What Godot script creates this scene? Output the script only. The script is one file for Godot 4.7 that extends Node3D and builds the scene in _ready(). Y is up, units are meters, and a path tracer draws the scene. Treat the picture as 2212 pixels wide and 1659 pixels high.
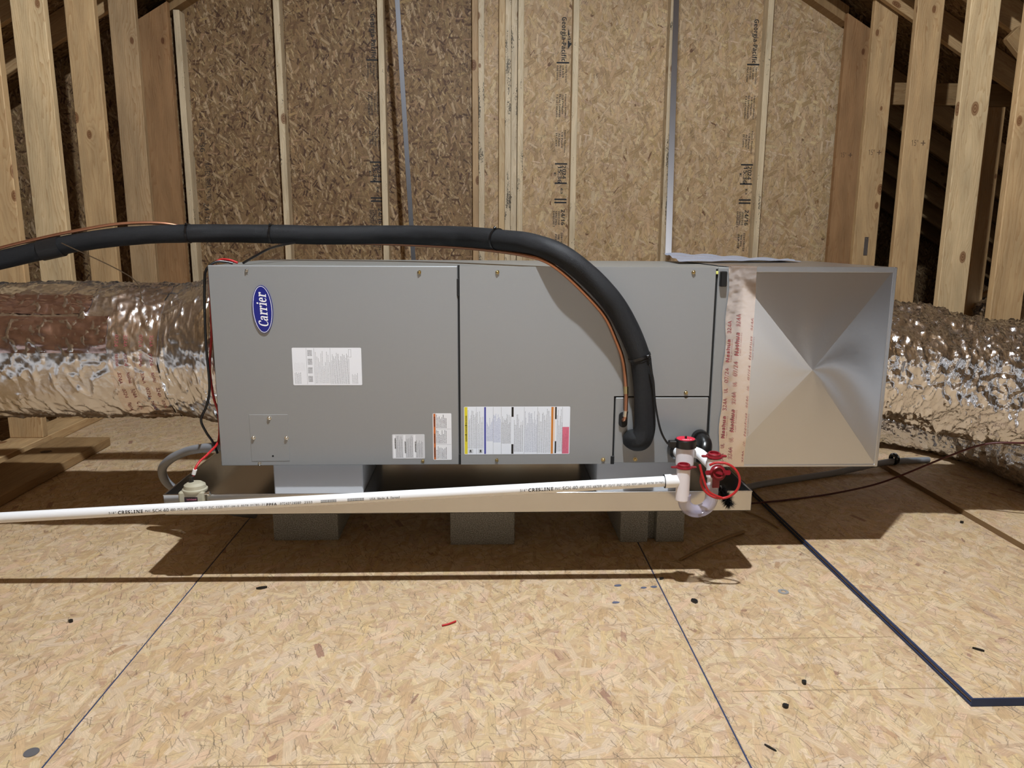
extends Node3D

var rng := RandomNumberGenerator.new()
var M := {}
var used := {}

# ---------------------------------------------------------------- mesh builder
class MB:
	var v := PackedVector3Array()
	var n := PackedVector3Array()
	var uv := PackedVector2Array()
	var idx := PackedInt32Array()
	func tri(a: Vector3, b: Vector3, c: Vector3, nn: Vector3, ua := Vector2.ZERO, ub := Vector2.ZERO, uc := Vector2.ZERO) -> void:
		var g := (c - a).cross(b - a)
		var k := v.size()
		if g.dot(nn) >= 0.0:
			v.append_array([a, b, c]); uv.append_array([ua, ub, uc])
		else:
			v.append_array([a, c, b]); uv.append_array([ua, uc, ub])
		n.append_array([nn, nn, nn])
		idx.append_array([k, k + 1, k + 2])
	func quad(a: Vector3, b: Vector3, c: Vector3, d: Vector3, nn: Vector3, ua := Vector2.ZERO, ub := Vector2.ZERO, uc := Vector2.ZERO, ud := Vector2.ZERO) -> void:
		tri(a, b, c, nn, ua, ub, uc)
		tri(a, c, d, nn, ua, uc, ud)
	# grid of points with smooth normals
	func grid(p: Array, w: int, h: int, uvs: PackedVector2Array, flip := false, wrap := false) -> void:
		var base := v.size()
		var pn := PackedVector3Array()
		pn.resize(w * h)
		for j in h - 1:
			for i in w - 1:
				var a: Vector3 = p[j * w + i]
				var b: Vector3 = p[j * w + i + 1]
				var c: Vector3 = p[(j + 1) * w + i + 1]
				var d: Vector3 = p[(j + 1) * w + i]
				var g := (c - a).cross(b - d)
				if flip:
					g = -g
				pn[j * w + i] += g
				pn[j * w + i + 1] += g
				pn[(j + 1) * w + i + 1] += g
				pn[(j + 1) * w + i] += g
		if wrap:
			for j in h:
				var s := pn[j * w] + pn[j * w + w - 1]
				pn[j * w] = s
				pn[j * w + w - 1] = s
		for i in w * h:
			v.append(p[i])
			n.append(pn[i].normalized() if pn[i].length_squared() > 1e-20 else Vector3.UP)
		uv.append_array(uvs)
		for j in h - 1:
			for i in w - 1:
				var a := base + j * w + i
				var b := a + 1
				var c := a + w + 1
				var d := a + w
				if flip:
					idx.append_array([a, c, b, a, d, c])
				else:
					idx.append_array([a, b, c, a, c, d])
	func commit() -> ArrayMesh:
		var arr := []
		arr.resize(Mesh.ARRAY_MAX)
		arr[Mesh.ARRAY_VERTEX] = v
		arr[Mesh.ARRAY_NORMAL] = n
		arr[Mesh.ARRAY_TEX_UV] = uv
		arr[Mesh.ARRAY_INDEX] = idx
		var m := ArrayMesh.new()
		m.add_surface_from_arrays(Mesh.PRIMITIVE_TRIANGLES, arr)
		return m

func buv(p: Vector3, axis: int, la: int, o: Vector2) -> Vector2:
	var others := [0, 1, 2]
	others.erase(axis)
	var a: int = others[0]
	var b: int = others[1]
	if a == la:
		return Vector2(p[b], p[a]) + o
	return Vector2(p[a], p[b]) + o

# chamfered box, 44 triangles, uv in metres with v along the longest axis
func bbox(mb: MB, c: Vector3, s: Vector3, b := 0.002, o := Vector2.ZERO, along := -1) -> void:
	var h := s * 0.5
	b = minf(b, minf(h.x, minf(h.y, h.z)) * 0.5)
	var la := along
	if la < 0:
		la = s.max_axis_index()
	var sg := [-1.0, 1.0]
	for ax in 3:
		var o1 := (ax + 1) % 3
		var o2 := (ax + 2) % 3
		for e in sg:
			var nn := Vector3.ZERO
			nn[ax] = e
			var q := []
			for k in [[-1.0, -1.0], [1.0, -1.0], [1.0, 1.0], [-1.0, 1.0]]:
				var p := Vector3.ZERO
				p[ax] = e * h[ax]
				p[o1] = k[0] * (h[o1] - b)
				p[o2] = k[1] * (h[o2] - b)
				q.append(p)
			mb.quad(q[0] + c, q[1] + c, q[2] + c, q[3] + c, nn, buv(q[0], ax, la, o), buv(q[1], ax, la, o), buv(q[2], ax, la, o), buv(q[3], ax, la, o))
		# edges parallel to ax
		for e1 in sg:
			for e2 in sg:
				var nn := Vector3.ZERO
				nn[o1] = e1
				nn[o2] = e2
				nn = nn.normalized()
				var p := []
				for t in [[-1.0, 0], [1.0, 0], [1.0, 1], [-1.0, 1]]:
					var r := Vector3.ZERO
					r[ax] = t[0] * (h[ax] - b)
					r[o1] = e1 * (h[o1] if t[1] == 0 else h[o1] - b)
					r[o2] = e2 * (h[o2] - b if t[1] == 0 else h[o2])
					p.append(r)
				mb.quad(p[0] + c, p[1] + c, p[2] + c, p[3] + c, nn, buv(p[0], o1, la, o), buv(p[1], o1, la, o), buv(p[2], o1, la, o), buv(p[3], o1, la, o))
	for ex in sg:
		for ey in sg:
			for ez in sg:
				var p1 := Vector3(ex * h.x, ey * (h.y - b), ez * (h.z - b))
				var p2 := Vector3(ex * (h.x - b), ey * h.y, ez * (h.z - b))
				var p3 := Vector3(ex * (h.x - b), ey * (h.y - b), ez * h.z)
				mb.tri(p1 + c, p2 + c, p3 + c, Vector3(ex, ey, ez).normalized(), o, o, o)

func boxmesh(s: Vector3, b := 0.002, o := Vector2.ZERO, along := -1) -> ArrayMesh:
	var mb := MB.new()
	bbox(mb, Vector3.ZERO, s, b, o, along)
	return mb.commit()

func smooth(pts: Array, sub: int) -> PackedVector3Array:
	var out := PackedVector3Array()
	for i in pts.size() - 1:
		var p0: Vector3 = pts[maxi(i - 1, 0)]
		var p1: Vector3 = pts[i]
		var p2: Vector3 = pts[i + 1]
		var p3: Vector3 = pts[mini(i + 2, pts.size() - 1)]
		for k in sub:
			out.append(p1.cubic_interpolate(p2, p0, p3, float(k) / sub))
	out.append(pts[-1])
	return out

# swept tube; rad(s, angle) gives the radius at arc length s
func tube(mb: MB, path: PackedVector3Array, seg: int, rad: Callable, caps := true) -> void:
	var w := seg + 1
	var h := path.size()
	var pts := []
	var uvs := PackedVector2Array()
	var s := 0.0
	var t0 := (path[1] - path[0]).normalized()
	var up := Vector3.UP if absf(t0.y) < 0.8 else Vector3.BACK
	var x := t0.cross(up).normalized()
	for j in h:
		var t: Vector3
		if j == 0:
			t = t0
		elif j == h - 1:
			t = (path[j] - path[j - 1]).normalized()
		else:
			t = (path[j + 1] - path[j - 1]).normalized()
		if j > 0:
			s += path[j].distance_to(path[j - 1])
		x = (x - t * x.dot(t)).normalized()
		var y := t.cross(x)
		for i in w:
			var a := TAU * i / seg
			var r: float = rad.call(s, a if i < seg else 0.0)
			pts.append(path[j] + (x * cos(a) + y * sin(a)) * r)
			uvs.append(Vector2(float(i) / seg * TAU * r, s))
	mb.grid(pts, w, h, uvs, false, true)
	if caps:
		for e in 2:
			var j := 0 if e == 0 else h - 1
			var nn := -t0 if e == 0 else (path[h - 1] - path[h - 2]).normalized()
			for i in seg:
				mb.tri(path[j], pts[j * w + i], pts[j * w + i + 1], nn)

func tubemesh(pts: Array, r: float, sub := 8, seg := 16) -> ArrayMesh:
	var mb := MB.new()
	var path := smooth(pts, sub) if sub > 1 else PackedVector3Array(pts)
	tube(mb, path, seg, func(_s, _a): return r)
	return mb.commit()

# profile of Vector2(radius, height) turned about y; sharp corners are doubled points
func lathe(prof: Array, seg := 32) -> ArrayMesh:
	var mb := MB.new()
	for k in prof.size() - 1:
		var a: Vector2 = prof[k]
		var b: Vector2 = prof[k + 1]
		if a.is_equal_approx(b):
			continue
		var pts := []
		var uvs := PackedVector2Array()
		for p in [a, b]:
			for i in seg + 1:
				var t := TAU * i / seg
				pts.append(Vector3(p.x * cos(t), p.y, p.x * sin(t)))
				uvs.append(Vector2(float(i) / seg, p.y))
		var d := b - a
		mb.grid(pts, seg + 1, 2, uvs, false, true)
		# smooth normals from the profile itself
		var base := mb.n.size() - 2 * (seg + 1)
		for q in 2:
			for i in seg + 1:
				var t := TAU * i / seg
				mb.n[base + q * (seg + 1) + i] = Vector3(d.y * cos(t), -d.x, d.y * sin(t)).normalized()
	return mb.commit()

# polygon in x,y extruded from z0 to z1
func prism(poly: PackedVector2Array, z0: float, z1: float, o := Vector2.ZERO) -> ArrayMesh:
	var mb := MB.new()
	var t := Geometry2D.triangulate_polygon(poly)
	for k in range(0, t.size(), 3):
		var a := poly[t[k]]
		var b := poly[t[k + 1]]
		var c := poly[t[k + 2]]
		mb.tri(Vector3(a.x, a.y, z1), Vector3(b.x, b.y, z1), Vector3(c.x, c.y, z1), Vector3.BACK, a + o, b + o, c + o)
		mb.tri(Vector3(a.x, a.y, z0), Vector3(b.x, b.y, z0), Vector3(c.x, c.y, z0), Vector3.FORWARD, a + o, b + o, c + o)
	var cw := Geometry2D.is_polygon_clockwise(poly)
	for i in poly.size():
		var a := poly[i]
		var b := poly[(i + 1) % poly.size()]
		var d := (b - a).normalized()
		var nn := Vector3(d.y, -d.x, 0) * (-1.0 if cw else 1.0)
		mb.quad(Vector3(a.x, a.y, z0), Vector3(b.x, b.y, z0), Vector3(b.x, b.y, z1), Vector3(a.x, a.y, z1), nn, a + o, b + o, b + o, a + o)
	return mb.commit()

func round_rect(x0: float, y0: float, x1: float, y1: float, r: float, k := 5) -> PackedVector2Array:
	var p := PackedVector2Array()
	for q in [[x1 - r, y1 - r, 0.0], [x0 + r, y1 - r, PI / 2], [x0 + r, y0 + r, PI], [x1 - r, y0 + r, PI * 1.5]]:
		for i in k + 1:
			var a: float = q[2] + PI / 2 * i / k
			p.append(Vector2(q[0] + cos(a) * r, q[1] + sin(a) * r))
	return p

# ---------------------------------------------------------------- nodes
func numbered(called: String) -> String:
	if not used.has(called):
		used[called] = 0
		return called
	used[called] += 1
	return "%s_%03d" % [called, used[called]]

func part(parent: Node, called: String, mesh: Mesh, mat: Material, at := Vector3.ZERO, basis := Basis()) -> MeshInstance3D:
	var o := MeshInstance3D.new()
	o.name = called
	o.mesh = mesh
	o.material_override = mat
	o.transform = Transform3D(basis, at)
	parent.add_child(o, true)
	return o

func thing(called: String, label: String, category: String, at := Vector3.ZERO, group := "") -> Node3D:
	var o := Node3D.new()
	o.name = numbered(called)
	add_child(o)
	o.position = at
	o.set_meta("label", label)
	o.set_meta("category", category)
	if group:
		o.set_meta("group", group)
	return o

func single(called: String, mesh: Mesh, mat: Material, label: String, category: String, at := Vector3.ZERO, group := "", basis := Basis()) -> MeshInstance3D:
	var o := part(self, numbered(called), mesh, mat, at, basis)
	o.set_meta("label", label)
	o.set_meta("category", category)
	if group:
		o.set_meta("group", group)
	return o

func setting(called: String) -> Node3D:
	var o := Node3D.new()
	o.name = called
	add_child(o)
	o.set_meta("kind", "structure")
	return o

func mat(c: Color, rough := 0.7, metal := 0.0, spec := 0.5) -> StandardMaterial3D:
	var m := StandardMaterial3D.new()
	m.albedo_color = c
	m.roughness = rough
	m.metallic = metal
	m.metallic_specular = spec
	return m

func rgb(r: int, g: int, b: int) -> Color:
	return Color8(r, g, b)

# ---------------------------------------------------------------- lettering
var fonts := {}
func font(kind: String) -> Font:
	if not fonts.has(kind):
		var f := SystemFont.new()
		f.font_names = PackedStringArray(["Droid Serif" if kind.begins_with("serif") else ("Droid Sans Mono" if kind.begins_with("mono") else "Droid Sans")])
		if kind.ends_with("bold"):
			f.font_weight = 700
		if kind.ends_with("italic"):
			f.font_italic = true
			f.font_weight = 700
		fonts[kind] = f
	return fonts[kind]

# text flat in its own x,y plane, fitted to width w and height h (0 keeps the font's ratio), left-bottom at the origin
func textmesh(s: String, kind: String, w: float, h: float) -> ArrayMesh:
	var t := TextMesh.new()
	t.text = s
	t.font = font(kind)
	t.font_size = 32
	t.pixel_size = 0.01
	t.depth = 0.0
	t.curve_step = 4.0
	var a := t.get_mesh_arrays() if t.get_surface_count() == 0 else t.surface_get_arrays(0)
	var v: PackedVector3Array = a[Mesh.ARRAY_VERTEX]
	var box := AABB(v[0], Vector3.ZERO)
	for p in v:
		box = box.expand(p)
	var sx := w / box.size.x if w > 0.0 else h / box.size.y
	var sy := h / box.size.y if h > 0.0 else sx
	var mb := MB.new()
	var ix: PackedInt32Array = a[Mesh.ARRAY_INDEX]
	for p in v:
		mb.v.append(Vector3((p.x - box.position.x) * sx, (p.y - box.position.y) * sy, 0.0))
		mb.n.append(Vector3.BACK)
		mb.uv.append(Vector2(p.x, p.y))
	mb.idx = ix
	return mb.commit()

const CCW := Basis(Vector3(0, 1, 0), Vector3(-1, 0, 0), Vector3(0, 0, 1))   # reads upward
const CW := Basis(Vector3(0, -1, 0), Vector3(1, 0, 0), Vector3(0, 0, 1))    # reads downward

# ---------------------------------------------------------------- computed textures
func strand_board(side: int, seed_: int, tones: Array, darks: Array, dark_share: float, count: int, lmin: float, lmax: float, wmin: float, wmax: float, turn: float, jit := 0.09, rim := 0.86, cover := 0.93) -> ImageTexture:
	rng.seed = seed_
	var im := Image.create_empty(side, side, false, Image.FORMAT_RGBA8)
	im.fill(tones[1])
	var stamps := []
	var noise := FastNoiseLite.new()
	noise.seed = seed_
	noise.frequency = 0.11
	for k in 130:
		var dark := k >= 110
		var c: Color = darks[rng.randi() % darks.size()] if dark else tones[rng.randi() % tones.size()]
		var j := rng.randf_range(1.0 - jit, 1.0 + jit)
		c = Color(c.r * j, c.g * j * rng.randf_range(0.985, 1.012), c.b * j * rng.randf_range(0.94, 1.06))
		var l := rng.randf_range(lmin, lmax) * (0.7 if dark else 1.0)
		var w := rng.randf_range(wmin, wmax) * (0.7 if dark else 1.0)
		if not dark and rng.randf() < 0.35:
			w *= 0.35
			l *= 0.8
		var a := rng.randfn(0.0, turn)
		var ca := cos(a)
		var sa := sin(a)
		var bw := int(absf(ca) * w + absf(sa) * l) + 3
		var bh := int(absf(sa) * w + absf(ca) * l) + 3
		var st := Image.create_empty(bw, bh, false, Image.FORMAT_RGBA8)
		var skew := rng.randf_range(-0.6, 0.6)
		var off := rng.randf() * 900.0
		for y in bh:
			for x in bw:
				var dx := x - bw * 0.5
				var dy := y - bh * 0.5
				var u := dx * ca + dy * sa
				var t := -dx * sa + dy * ca
				var ragged := noise.get_noise_2d(u * 2.2 + off, 3.0) * 7.0
				if absf(u) < w * 0.5 + noise.get_noise_2d(t * 0.5, off) * 1.6 and absf(t + u * skew) < l * 0.5 - 3.0 + ragged:
					var g := 1.0 + noise.get_noise_2d(u * 4.0 + off, t * 0.2) * 0.2
					if absf(u) > w * 0.5 - 1.2:
						g *= rim
					st.set_pixel(x, y, Color(c.r * g, c.g * g, c.b * g, cover))
		stamps.append(st)
	for k in count:
		var st: Image = stamps[110 + rng.randi() % 20] if rng.randf() < dark_share else stamps[rng.randi() % 110]
		var p := Vector2i(rng.randi() % side, rng.randi() % side)
		var r := Rect2i(Vector2i.ZERO, st.get_size())
		im.blend_rect(st, r, p)
		var over := p + st.get_size() - Vector2i(side, side)
		if over.x > 0:
			im.blend_rect(st, r, p - Vector2i(side, 0))
		if over.y > 0:
			im.blend_rect(st, r, p - Vector2i(0, side))
	# thin dark slivers and gaps between strands
	for k in 24:
		var a := rng.randf() * PI
		var l := rng.randf_range(0.12, 0.34) * lmax
		var sz := int(l) + 4
		var st := Image.create_empty(sz, sz, false, Image.FORMAT_RGBA8)
		var c: Color = tones[1].darkened(rng.randf_range(0.35, 0.7))
		for q in int(l * 2.0):
			var d := q * 0.5 - l * 0.5
			var x := int(sz * 0.5 + cos(a) * d + sin(d * 0.3) * 0.6)
			var y := int(sz * 0.5 + sin(a) * d)
			st.set_pixel(clampi(x, 0, sz - 2), clampi(y, 0, sz - 1), Color(c.r, c.g, c.b, 0.55))
			if q % 3:
				st.set_pixel(clampi(x + 1, 0, sz - 1), clampi(y, 0, sz - 1), Color(c.r, c.g, c.b, 0.3))
		for q in count / 60:
			im.blend_rect(st, Rect2i(0, 0, sz, sz), Vector2i(rng.randi() % (side - sz), rng.randi() % (side - sz)))
	return ImageTexture.create_from_image(im)

func timber(seed_: int, light: Color, dark: Color, knots: int, mould := 0.0) -> ImageTexture:
	rng.seed = seed_
	var w := 512
	var h := 1024
	var im := Image.create_empty(w, h, false, Image.FORMAT_RGB8)
	var n := FastNoiseLite.new()
	n.seed = seed_
	n.frequency = 1.0
	var ks := []
	for k in knots + 1:
		ks.append([rng.randf_range(0.03, 0.47), rng.randf_range(0.1, 2.3), rng.randf_range(0.007, 0.017)])
	for y in h:
		var ym := y * 2.4 / h
		for x in w:
			var xm := x * 0.5 / w
			var warp := 0.0
			var kd := 0.0
			for k in ks:
				var dx: float = (xm - k[0])
				var dy: float = (ym - k[1]) * 0.55
				var r2: float = dx * dx + dy * dy
				var kr: float = k[2]
				if r2 < kr * kr * 30.0:
					warp += exp(-r2 / (kr * kr * 6.0)) * 2.6
					var rr := sqrt(r2) / kr
					if rr < 1.15:
						kd = maxf(kd, clampf((1.15 - rr) * 4.0, 0.0, 1.0) * (0.75 + 0.25 * sin(rr * 14.0)))
			var g := xm * 75.0 + n.get_noise_2d(xm * 6.0, ym * 0.9) * 5.0 + warp
			var f := g - floorf(g)
			f = pow(f, 2.2) * (0.42 + 0.4 * n.get_noise_2d(xm * 9.0 + 40.0, ym * 0.5))
			var fine := n.get_noise_2d(xm * 900.0, ym * 22.0) * 0.10
			var blot := n.get_noise_2d(xm * 14.0 + 9.0, ym * 2.2 + 5.0) * 0.12
			var c := light.lerp(dark, clampf(f + fine + 0.12, 0.0, 1.0))
			c = c * (1.0 + blot)
			c = c.lerp(Color(0.36, 0.2, 0.1), kd * 0.8)
			if mould > 0.0:
				var patch := n.get_noise_2d(xm * 18.0 + 70.0, ym * 3.0) + n.get_noise_2d(xm * 160.0, ym * 60.0 + 8.0) * 0.55
				if patch > 0.62 - mould:
					c = c.lerp(Color(0.16, 0.15, 0.13), 0.65)
			im.set_pixel(x, y, c)
	return ImageTexture.create_from_image(im)

func noise_tex(seed_: int, freq: float, side: int, normal: float, kind := FastNoiseLite.TYPE_SIMPLEX, ramp: Gradient = null, ret := FastNoiseLite.RETURN_DISTANCE) -> ImageTexture:
	var n := FastNoiseLite.new()
	n.seed = seed_
	n.noise_type = kind
	n.frequency = freq
	n.fractal_octaves = 4
	n.cellular_return_type = ret
	if kind == FastNoiseLite.TYPE_CELLULAR:
		n.fractal_octaves = 2
	var im := n.get_seamless_image(side, side)
	if normal > 0.0:
		im.bump_map_to_normal_map(normal)
	elif ramp:
		var o := Image.create_empty(side, side, false, Image.FORMAT_RGB8)
		for y in side:
			for x in side:
				o.set_pixel(x, y, ramp.sample(im.get_pixel(x, y).r))
		im = o
	return ImageTexture.create_from_image(im)

func grad(stops: Array) -> Gradient:
	var g := Gradient.new()
	var off := PackedFloat32Array()
	var col := PackedColorArray()
	for s in stops:
		off.append(s[0])
		col.append(s[1])
	g.offsets = off
	g.colors = col
	return g

# small print on a sticker: rows of word-like dashes that read upward
func print_lines(im: Image, x0: int, x1: int, y0: int, y1: int, pitch: int, ink: Color, ragged := 0.35, thick := 2) -> void:
	var x := x0
	while x + thick <= x1:
		var y := y1
		var stop := y0 + int((y1 - y0) * rng.randf() * ragged)
		while y > stop:
			var l := rng.randi_range(4, 13)
			var c := ink.lerp(Color.WHITE, rng.randf_range(0.0, 0.4))
			im.fill_rect(Rect2i(x, maxi(y - l, y0), thick, l), c)
			y -= l + 2
		x += pitch

# ================================================================ scene
const FACE := -1.994

func _ready() -> void:
	rng.seed = 7
	# camera
	var cam := Camera3D.new()
	cam.name = "camera"
	var pitch := 0.19204
	var yaw := 0.03735
	var roll := 0.0057
	var fwd := Vector3(sin(yaw) * cos(pitch), -sin(pitch), -cos(yaw) * cos(pitch))
	var right := Vector3(cos(yaw), 0, sin(yaw))
	var up := right.cross(fwd)
	var r2 := right * cos(roll) + up * sin(roll)
	var u2 := up * cos(roll) - right * sin(roll)
	cam.transform = Transform3D(Basis(r2, u2, -fwd), Vector3(0, 0.8975, 0))
	cam.fov = rad_to_deg(2.0 * atan(829.5 / 1632.49))
	cam.near = 0.05
	cam.current = true
	add_child(cam)
	# environment: a closed attic, nothing outside
	var we := WorldEnvironment.new()
	we.name = "environment"
	var env := Environment.new()
	env.background_mode = Environment.BG_COLOR
	env.background_color = Color(0.0, 0.0, 0.0)
	env.tonemap_mode = Environment.TONE_MAPPER_LINEAR
	env.tonemap_exposure = 1.0
	env.sdfgi_enabled = true
	env.ssao_enabled = true
	env.ssil_enabled = true
	we.environment = env
	add_child(we)
	# the bare lamp under the ridge, above and in front of the air handler
	make_lamp(Vector3(0.21, 3.05, -1.0), 12.2)
	make_lamp(Vector3(0.5, 2.75, 4.4), 22.0, "second bulb in a deep bell shade at the far end behind the viewer", 0.085)
	make_materials()
	build_floor()
	build_walls()
	build_roof()
	build_unit()
	build_plenum()
	build_pan_and_blocks()
	build_ducts()
	build_lines()
	build_drain()
	build_wires()
	build_straps()
	build_litter()
	build_insulation()

func make_lamp(at: Vector3, energy: float, label := "white bulb under a shallow metal shade above the air handler", deep := 0.0) -> void:
	var t := thing("ceiling_lamp", label, "lamp", at)
	var glow := mat(Color(1, 1, 1), 0.4)
	glow.emission_enabled = true
	glow.emission = Color(0.96, 0.98, 1.0)
	glow.emission_energy_multiplier = 6.0
	part(t, "light_bulb", lathe([Vector2(0.0, -0.045), Vector2(0.018, -0.041), Vector2(0.03, -0.03), Vector2(0.034, -0.012), Vector2(0.031, 0.008), Vector2(0.02, 0.03), Vector2(0.014, 0.05)], 24), glow)
	part(t, "lamp_holder", lathe([Vector2(0.014, 0.048), Vector2(0.028, 0.05), Vector2(0.034, 0.075), Vector2(0.055, 0.09), Vector2(0.058, 0.11), Vector2(0.0, 0.11)], 24), mat(Color(0.85, 0.85, 0.82), 0.3))
	var shade := lathe([Vector2(0.03, 0.07), Vector2(0.06, 0.066), Vector2(0.11, 0.035 - deep * 0.3), Vector2(0.145, -0.012 - deep), Vector2(0.147, -0.012 - deep), Vector2(0.113, 0.038 - deep * 0.3), Vector2(0.062, 0.07), Vector2(0.03, 0.074)], 36)
	part(t, "lamp_shade", shade, mat(Color(0.75, 0.75, 0.74), 0.4))
	part(t, "lamp_box", boxmesh(Vector3(0.1, 0.1, 0.1), 0.004), mat(Color(0.1, 0.2, 0.5), 0.5), Vector3(0, 0.16, 0))
	var l := OmniLight3D.new()
	l.name = "bulb_light"
	l.light_color = Color(0.945, 0.972, 1.0)
	l.light_energy = energy
	l.light_size = 0.034
	l.omni_range = 14.0
	l.omni_attenuation = 2.0
	l.shadow_enabled = true
	t.add_child(l)

func make_materials() -> void:
	var floor_t := strand_board(2048, 11, [rgb(195, 171, 137), rgb(190, 164, 130), rgb(203, 181, 148), rgb(180, 151, 116), rgb(194, 165, 129)], [rgb(152, 116, 94), rgb(132, 98, 80), rgb(168, 132, 102)], 0.012, 15000, 50.0, 135.0, 9.0, 30.0, 0.75, 0.04, 0.95, 0.72)
	var tan_t := strand_board(1024, 23, [rgb(190, 164, 127), rgb(181, 153, 116), rgb(202, 178, 143), rgb(166, 138, 102), rgb(185, 156, 118)], [rgb(128, 94, 62), rgb(100, 68, 48), rgb(150, 116, 80)], 0.02, 5500, 28.0, 78.0, 6.0, 20.0, 0.7, 0.06, 0.88, 0.8)
	var brown_t := strand_board(1024, 31, [rgb(154, 127, 92), rgb(132, 105, 73), rgb(182, 157, 120), rgb(110, 84, 57), rgb(144, 116, 82)], [rgb(88, 62, 42), rgb(192, 168, 130), rgb(76, 52, 36)], 0.2, 7000, 20.0, 64.0, 3.0, 13.0, 0.75, 0.09, 0.84, 0.88)
	for k in [["floor", floor_t, 1.0 / 1.55], ["tan", tan_t, 1.0 / 1.35], ["brown", brown_t, 1.0 / 1.35]]:
		var m := mat(Color.WHITE, 0.62, 0.0, 0.4)
		m.albedo_texture = k[1]
		m.uv1_scale = Vector3(k[2], k[2], 1)
		M["osb_" + k[0]] = m
	var pine := timber(5, rgb(206, 182, 142), rgb(166, 130, 88), 5)
	var pine2 := timber(6, rgb(198, 172, 132), rgb(158, 120, 80), 7)
	var white := timber(8, rgb(214, 197, 166), rgb(186, 160, 122), 6, 0.02)
	var mouldy := timber(9, rgb(206, 190, 162), rgb(172, 148, 114), 5, 0.2)
	for k in [["white", white, Color.WHITE], ["mouldy", mouldy, Color.WHITE], ["pale", pine, Color.WHITE], ["tan", pine2, rgb(246, 240, 232)], ["grey", pine, rgb(220, 212, 208)], ["red", pine2, rgb(208, 188, 174)], ["dull", pine2, rgb(196, 186, 172)]]:
		var m := mat(k[2], 0.6, 0.0, 0.4)
		m.albedo_texture = k[1]
		m.uv1_scale = Vector3(2.0, 1.0 / 2.4, 1)
		M["wood_" + k[0]] = m
	M.navy = mat(rgb(30, 48, 84), 0.6)
	M.edge_brown = mat(rgb(120, 92, 58), 0.8)
	M.paint = mat(rgb(150, 152, 153), 0.35, 0.35, 0.5)
	M.cabinet = mat(rgb(140, 140, 136), 0.4, 0.35)
	M.black = mat(rgb(14, 14, 15), 0.5)
	M.foam = mat(rgb(22, 23, 25), 0.68, 0.0, 0.4)
	var fn := noise_tex(3, 0.05, 256, 2.0)
	M.foam.normal_enabled = true
	M.foam.normal_texture = fn
	M.foam.normal_scale = 0.35
	M.foam.uv1_scale = Vector3(14, 14, 1)
	M.tape_black = mat(rgb(22, 22, 23), 0.5)
	M.plastic_black = mat(rgb(16, 16, 17), 0.28)
	M.copper = mat(rgb(196, 142, 112), 0.45, 1.0)
	M.brass = mat(rgb(206, 186, 136), 0.28, 1.0)
	M.zinc = mat(rgb(210, 208, 200), 0.25, 1.0)
	M.steel = mat(rgb(204, 208, 214), 0.28, 1.0)
	M.steel.normal_enabled = true
	M.steel.normal_texture = noise_tex(17, 0.045, 512, 1.2, FastNoiseLite.TYPE_CELLULAR, null, FastNoiseLite.RETURN_CELL_VALUE)
	M.steel.normal_scale = 0.16
	M.steel.uv1_triplanar = true
	M.steel.uv1_scale = Vector3(8, 8, 8)
	M.pan = mat(rgb(200, 200, 200), 0.2, 1.0)
	M.strap = mat(rgb(190, 192, 198), 0.28, 1.0)
	var cr := noise_tex(29, 0.02, 512, 7.0, FastNoiseLite.TYPE_CELLULAR, null, FastNoiseLite.RETURN_DISTANCE2_SUB)
	M.foil = mat(rgb(228, 228, 230), 0.26, 1.0)
	M.foil.normal_enabled = true
	M.foil.normal_texture = cr
	M.foil.normal_scale = 0.14
	M.foil.uv1_scale = Vector3(3.4, 2.2, 1)
	M.foil_loose = M.foil.duplicate()
	M.foil_loose.normal_scale = 0.5
	M.foil_loose.roughness = 0.2
	M.foil_loose.uv1_scale = Vector3(3.0, 4.6, 1)
	M.foil_tape = mat(rgb(224, 215, 211), 0.26, 1.0)
	M.foil_tape.normal_enabled = true
	M.foil_tape.normal_texture = cr
	M.foil_tape.normal_scale = 0.05
	M.foil_tape.uv1_triplanar = true
	M.foil_tape.uv1_scale = Vector3(3, 3, 3)
	M.foil_tape_pink = M.foil.duplicate()
	M.foil_tape_pink.albedo_color = rgb(206, 182, 180)
	M.tape_ink = mat(rgb(158, 84, 86), 0.5)
	M.pvc = mat(rgb(240, 241, 242), 0.3)
	M.pvc.metallic_specular = 0.5
	M.ink = mat(rgb(28, 28, 30), 0.7)
	M.pencil = mat(rgb(96, 72, 52), 0.8)
	M.red_cap = mat(rgb(124, 18, 30), 0.34)
	M.red_wire = mat(rgb(176, 34, 36), 0.4)
	M.maroon = mat(rgb(70, 22, 20), 0.45)
	M.conduit = mat(rgb(128, 130, 134), 0.5)
	M.white = mat(rgb(236, 236, 236), 0.5)
	M.foam_block = mat(rgb(196, 197, 200), 0.75)
	M.concrete = mat(Color.WHITE, 0.95)
	M.concrete.albedo_texture = noise_tex(41, 0.12, 256, 0.0, FastNoiseLite.TYPE_SIMPLEX, grad([[0.0, rgb(92, 92, 90)], [0.4, rgb(140, 140, 136)], [0.62, rgb(160, 160, 155)], [1.0, rgb(190, 190, 184)]]))
	M.concrete.normal_enabled = true
	M.concrete.normal_texture = noise_tex(43, 0.12, 256, 6.0)
	M.concrete.normal_scale = 0.6
	M.concrete.uv1_triplanar = true
	M.concrete.uv1_scale = Vector3(7, 7, 7)
	M.tan_plastic = mat(rgb(168, 162, 140), 0.4)
	M.clear_hose = mat(Color(0.7, 0.69, 0.79, 0.44), 0.1)
	M.clear_hose.transparency = BaseMaterial3D.TRANSPARENCY_ALPHA
	M.milky = mat(rgb(236, 230, 234), 0.3)
	M.milky.backlight_enabled = true
	M.milky.backlight = Color(0.4, 0.4, 0.4)
	M.badge_blue = mat(rgb(16, 24, 120), 0.25)
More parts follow.
